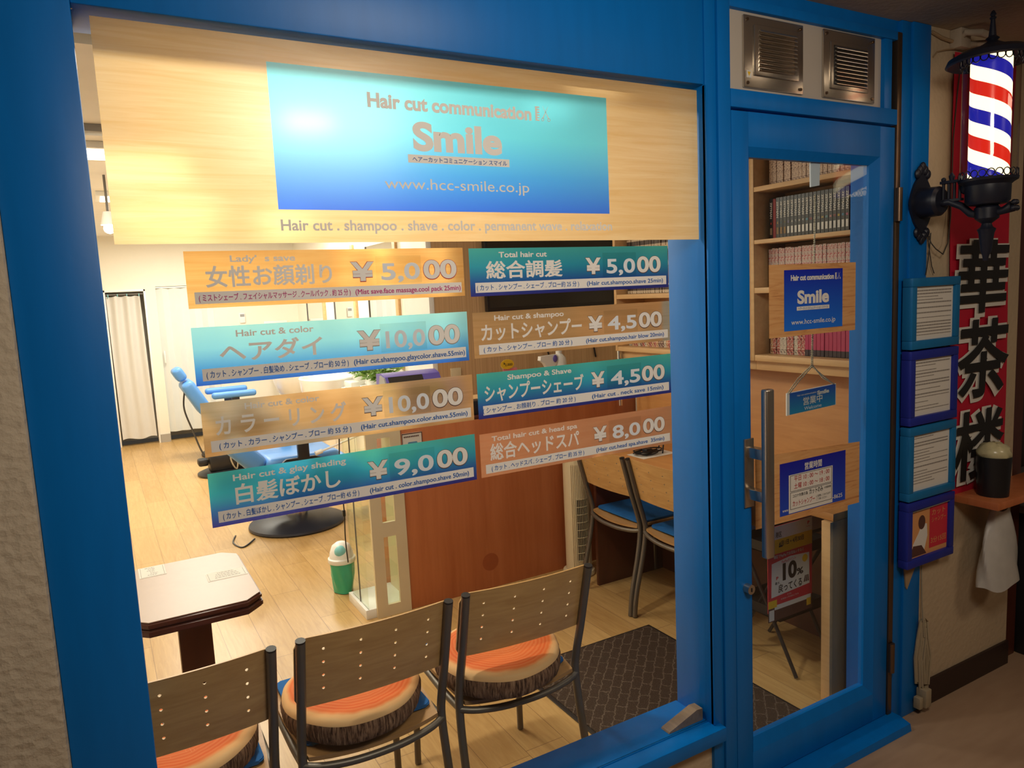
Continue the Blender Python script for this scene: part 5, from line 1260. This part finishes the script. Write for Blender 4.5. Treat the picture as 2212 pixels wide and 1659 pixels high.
for y0, y1, lb in ((4.75, 5.50, 'wall mirror on the station wall, nearest the wood partition'), (5.97, 6.70, 'wall mirror on the station wall, middle of three'), (7.17, 7.92, 'wall mirror on the station wall, farthest, near the back corner')):
    t = thing('wall_mirror', lb, 'mirror', (2.405, y0, 1.0), 'station mirrors')
    G().box(2.400, 2.4095, y0, y1, 1.0, 2.15).obj('mirror_glass', M['mirror'], t)
    G().box(2.385, 2.4095, y0 - 0.075, y0 - 0.001, 1.0, 2.2, 0.003).obj('wood_trim', M['shelf'], t)
    G().box(2.392, 2.4095, y1 + 0.001, y1 + 0.012, 1.0, 2.15).obj('edge_strip', M['dgrey'], t)
def plant(x, y, z, n, sp, label, seed):
    t = thing('leafy_plant', label, 'plant', (x, y, z), 'green plants on the wash counter')
    G().lathe([(0, 0), (0.05, 0), (0.065, 0.09), (0.06, 0.09), (0, 0.08)], (x, y, z), 20).obj('pot', M['porcelain'], t)
    g = G(); r = random.Random(seed)
    for k in range(n):
        a = r.uniform(0, 2 * PI); el = r.uniform(0.1, 1.3); L_ = sp * r.uniform(0.5, 1.0)
        b = Vector((x, y, z + 0.09)) + Vector((math.cos(a) * math.cos(el), math.sin(a) * math.cos(el), math.sin(el))) * L_ * r.uniform(0.3, 1)
        d = Vector((math.cos(a + r.uniform(-.6, .6)), math.sin(a + r.uniform(-.6, .6)), r.uniform(-0.5, 0.6))).normalized() * sp * 0.32
        w = d.cross(Vector((r.uniform(-1, 1), r.uniform(-1, 1), 1))).normalized() * sp * 0.085
        up = Vector((0, 0, sp * 0.04))
        g.b.faces.new([g.b.verts.new(p) for p in (b, b + d * 0.5 + w + up, b + d, b + d * 0.5 - w + up)])
    g.obj('leaves', M['leaf'], t, smooth=False)
    g = G()
    for k in range(8):
        a = 2 * PI * k / 8; g.tube([(x, y, z + 0.07), (x + sp * 0.3 * math.cos(a), y + sp * 0.3 * math.sin(a), z + 0.09 + sp * 0.5)], 0.003, 5)
    g.obj('stems', M['leaf'], t)
plant(2.17, 4.60, 0.836, 170, 0.21, 'leafy green plant on the wash counter, nearest the wood partition', 1)
plant(2.18, 4.93, 0.836, 150, 0.20, 'leafy green plant on the wash counter left of the violet terminal', 2)
plant(2.17, 5.27, 0.836, 90, 0.14, 'small green plant on the wash counter beside the faucet', 3)
tag(G().ball((2.01, 4.72, 0.863), 0.028, 1, 1, 0.9).obj('metal_trinket', M['chrome']), 'small chrome trinket on the wash counter in front of the plants', 'ornament')
tag(G().box(1.985, 2.08, 4.95, 5.17, 0.8355, 0.90, 0.012).obj('folded_towels', M['porcelain']), 'folded white towels on the wash counter between basin and plants', 'towels')
for z, pts in ((0, ((2.0, 6.05, 0.80),)),):
    t = thing('shower_hose', 'dark shampoo hoses hanging in front of the white wash counter', 'hose', (1.96, 6.2, 0.3))
    G().tube(smooth_pts([(1.99, 6.15, 0.74), (1.95, 6.14, 0.60), (1.96, 6.12, 0.40)]), 0.010, 8).tube(smooth_pts([(1.99, 6.35, 0.74), (1.94, 6.38, 0.58), (1.96, 6.36, 0.42)]), 0.010, 8).obj('hose', M['black'], t)
    G().box(1.985, 2.01, 6.10, 6.40, 0.73, 0.76).obj('hose_bracket', M['chrome'], t)
tag(G().box(1.655, 1.725, 8.43, 8.4495, 1.415, 1.54, 0.004).obj('thermostat', M['white']), 'white thermostat with a small grey display on the back wall', 'thermostat')
th_ = [o for o in COL.objects if o.name == 'thermostat'][0]
G().box(1.664, 1.716, 8.427, 8.4299, 1.495, 1.528).obj('display', M['grey'], th_)
tag(G().box(1.95, 2.25, 8.42, 8.4495, 1.28, 1.42, 0.006).obj('wall_box', M['white']), 'white switch box low on the back wall right of the thermostat', 'switch box')
# curtain in the doorway
t = thing('doorway_curtain', 'pale grey curtain hanging in the white framed doorway at the back', 'curtain', (0.37, 8.46, 0.08))
def cf_(u, v):
    z = 0.085 + 1.735 * v + (0.012 * math.sin(u * 9) * (1 - v)) - (0.012 * abs(math.sin(u * PI * 3.5)) if v > 0.93 else 0)
    w = 0.375 - 0.015 * v
    amp = 0.018 + 0.010 * v
    return (0.176 + w * u + 0.012 * (1 - v), 8.462 + amp * math.sin(u * 17 + 0.8 * math.sin(3 * v)) * (0.5 + 0.5 * v), z)
G().grid(cf_, 70, 30).obj('cloth', M['curtain'], t)
G().tube([(0.168, 8.465, 1.835), (0.582, 8.465, 1.835)], 0.008, 8).obj('tension_rod', M['dgrey'], t)
for x in (0.20, 0.30, 0.40, 0.53): G().box(x - 0.004, x + 0.004, 8.457, 8.473, 1.80, 1.842).obj('hook', M['aqua'], t)

def barber_chair(x, y, s, label, low=False, seat_z=0.46):
    t = thing('barber_chair', label, 'barber chair', (x, y, 0), 'blue barber chairs', local=True)
    G().lathe([(0.0, 0.0), (0.34, 0.0), (0.35, 0.012), (0.345, 0.026), (0.30, 0.045), (0.22, 0.07), (0.10, 0.085), (0.0, 0.085)], (0, 0, 0), 56).obj('base_disc', M['iron'], t)
    G().lathe([(0.085, 0.08), (0.080, seat_z - 0.13), (0.0, seat_z - 0.13)], (0, 0, 0), 28).obj('column', M['chrome'], t)
    G().box(-0.24, 0.26, -0.24, 0.24, seat_z - 0.13, seat_z - 0.03, 0.03).obj('under_frame', M['black'], t)
    G().box(-0.23, 0.30, -0.235, 0.235, seat_z - 0.03, seat_z + 0.09, 0.04, 4).obj('seat', M['blue_leather'], t)
    sp = G().prism([(-0.24, seat_z - 0.14), (0.22, seat_z - 0.14), (0.25, seat_z + 0.02), (0.10, seat_z + 0.08), (-0.10, seat_z + 0.08), (-0.24, seat_z - 0.02)], 'y', -0.275, -0.25).obj('control_panel', M['black'], t)
    G().box(-0.03, 0.06, -0.278, -0.275, seat_z - 0.04, seat_z + 0.03).obj('control_label', M['dgrey'], sp)
    for k in range(2): G().box(0.12 + 0.035 * k, 0.14 + 0.035 * k, -0.278, -0.275, seat_z - 0.07, seat_z - 0.03).obj('switch', M['paper'], sp)
    h = 0.34 if low else 0.42
    bk = G().box(-0.07, 0.07, -0.22, 0.22, 0.0, h, 0.05, 4)
    ang = -0.5 if not low else -0.75
    bk.xform(Matrix.Translation((-0.25, 0, seat_z + 0.02)) @ Matrix.Rotation(ang, 4, 'Y'))
    b = bk.obj('backrest', M['blue_leather'], t)
    if not low:
        hd = G().box(-0.055, 0.055, -0.13, 0.13, 0.0, 0.15, 0.04, 4); hd.xform(Matrix.Translation((-0.25 + math.sin(ang) * (h + 0.02), 0, seat_z + 0.02 + math.cos(ang) * (h + 0.02))) @ Matrix.Rotation(ang, 4, 'Y')); hd.obj('headrest', M['blue_leather'], b)
    for sy in (-0.275, 0.275):
        ar = G().box(-0.22, 0.24, sy - 0.045, sy + 0.045, seat_z + 0.19, seat_z + 0.26, 0.03, 4).obj('armrest', M['blue_leather'], t)
        G().box(-0.02, 0.06, sy - 0.02, sy + 0.02, seat_z - 0.05, seat_z + 0.20, 0.006).obj('arm_support', M['black'], ar)
    fr = G().box(-0.03, 0.03, -0.2, 0.2, -0.34, 0.0, 0.02, 3); fr.xform(Matrix.Translation((0.34, 0, seat_z + 0.02)) @ Matrix.Rotation(-0.5, 4, 'Y')); fr.obj('leg_rest', M['blue_leather'], t)
    G().box(0.46, 0.62, -0.18, 0.18, 0.14, 0.17, 0.01).obj('footplate', M['chrome'], t)
    g = G().tube(smooth_pts([(-0.45, 0.05, 0.75), (-0.48, -0.02, 0.55), (-0.42, -0.10, 0.30), (-0.36, -0.20, 0.08), (-0.30, -0.30, 0.03)]), 0.010, 6)
    if not low: g.obj('power_cable', M['darkwire'], t)
    else: g.b.free()
    t.scale = (s, s, s)
    return t
barber_chair(1.26, 7.15, 1.0, 'light blue barber chair with a headrest, at the back beside the accordion door')
barber_chair(1.19, 3.93, 1.0, 'light blue barber chair with a black control panel, nearest, on a large black base disc', low=True, seat_z=0.47)
t = thing('foot_unit', 'black boxed foot unit on a round base between the two barber chairs', 'foot unit', (1.0, 6.1, 0))
G().lathe([(0.0, 0.0), (0.27, 0.0), (0.27, 0.02), (0.22, 0.04), (0.0, 0.05)], (1.02, 6.12, 0), 40).obj('base_disc', M['black'], t)
G().box(0.86, 1.20, 6.02, 6.24, 0.045, 0.20, 0.015).obj('motor_box', M['black'], t)
G().box(0.76, 0.855, 6.06, 6.18, 0.10, 0.17, 0.02).obj('pedal', M['black'], t)
G().tube(smooth_pts([(1.06, 6.015, 0.20), (1.05, 6.0, 0.15), (1.07, 5.99, 0.08), (1.10, 6.0, 0.05), (1.12, 6.01, 0.15)]), 0.008, 6).obj('cream_cable', M['cord'], t)
tag(G().tube([(1.30, 3.60, 0.58), (1.62, 3.62, 0.66)], 0.008, 8).cyl((1.28, 3.60, 0.575), (1.33, 3.602, 0.587), 0.016, 10).obj('white_rod', M['white']), 'thin white rod lying across the nearest barber chair', 'rod')
tag(G().tube(smooth_pts([(0.84, 3.72, 0.01), (0.74, 3.60, 0.004), (0.70, 3.74, 0.004), (0.74, 3.90, 0.004)]), 0.006, 6).obj('floor_cable', M['black']), 'thin black cable curling on the floor left of the base disc', 'cable')

# ------------------------------------------------------------------ ceiling lamps of the shop and the hanging spot
for i, (x, y, a, b, w) in enumerate(INTERIOR_LAMPS):
    LB = ['ceiling lamp just inside the window, nearest the glass', 'ceiling lamp above the low table', 'ceiling lamp above the side counter', 'ceiling lamp above the low table aisle', 'ceiling lamp between the barber chairs', 'ceiling lamp in front of the accordion door', 'long ceiling lamp beside the station mirrors'][i]
    t = thing('ceiling_lamp', 'flat white ' + LB, 'lamp', (x, y, CEIL_IN), 'ceiling lamps of the shop')
    G().box(x - a / 2 - 0.03, x + a / 2 + 0.03, y - b / 2 - 0.03, y + b / 2 + 0.03, CEIL_IN - 0.035, CEIL_IN - 0.0002, 0.004).obj('lamp_housing', M['white'], t)
    G().box(x - a / 2, x + a / 2, y - b / 2, y + b / 2, CEIL_IN - 0.040, CEIL_IN - 0.0355, 0.002).obj('lamp_diffuser', M['lamp'], t)
for sx_, sy_, lb in ((0.165, 4.0, 'white hanging spot lamp nearest the left window post'), (0.42, 4.0, 'white hanging spot lamp second from the left window post, behind the banner'), (0.68, 4.0, 'white hanging spot lamp third from the left window post, behind the banner')):
    t = thing('hanging_spot', lb, 'lamp', (sx_, sy_, CEIL_IN), 'hanging spot lamps')
    G().tube([(sx_, 4.0, CEIL_IN), (sx_, 4.0, 2.28)], 0.008, 8).obj('stem', M['dgrey'], t)
    G().lathe([(0.0, 2.29), (0.03, 2.285), (0.05, 2.20), (0.046, 2.20), (0.0, 2.26)], (sx_, 4.0, 0), 24).obj('shade', M['white'], t)
    G().ball((sx_, 4.0, 2.18), 0.035).obj('bulb', M['bulb'], t)
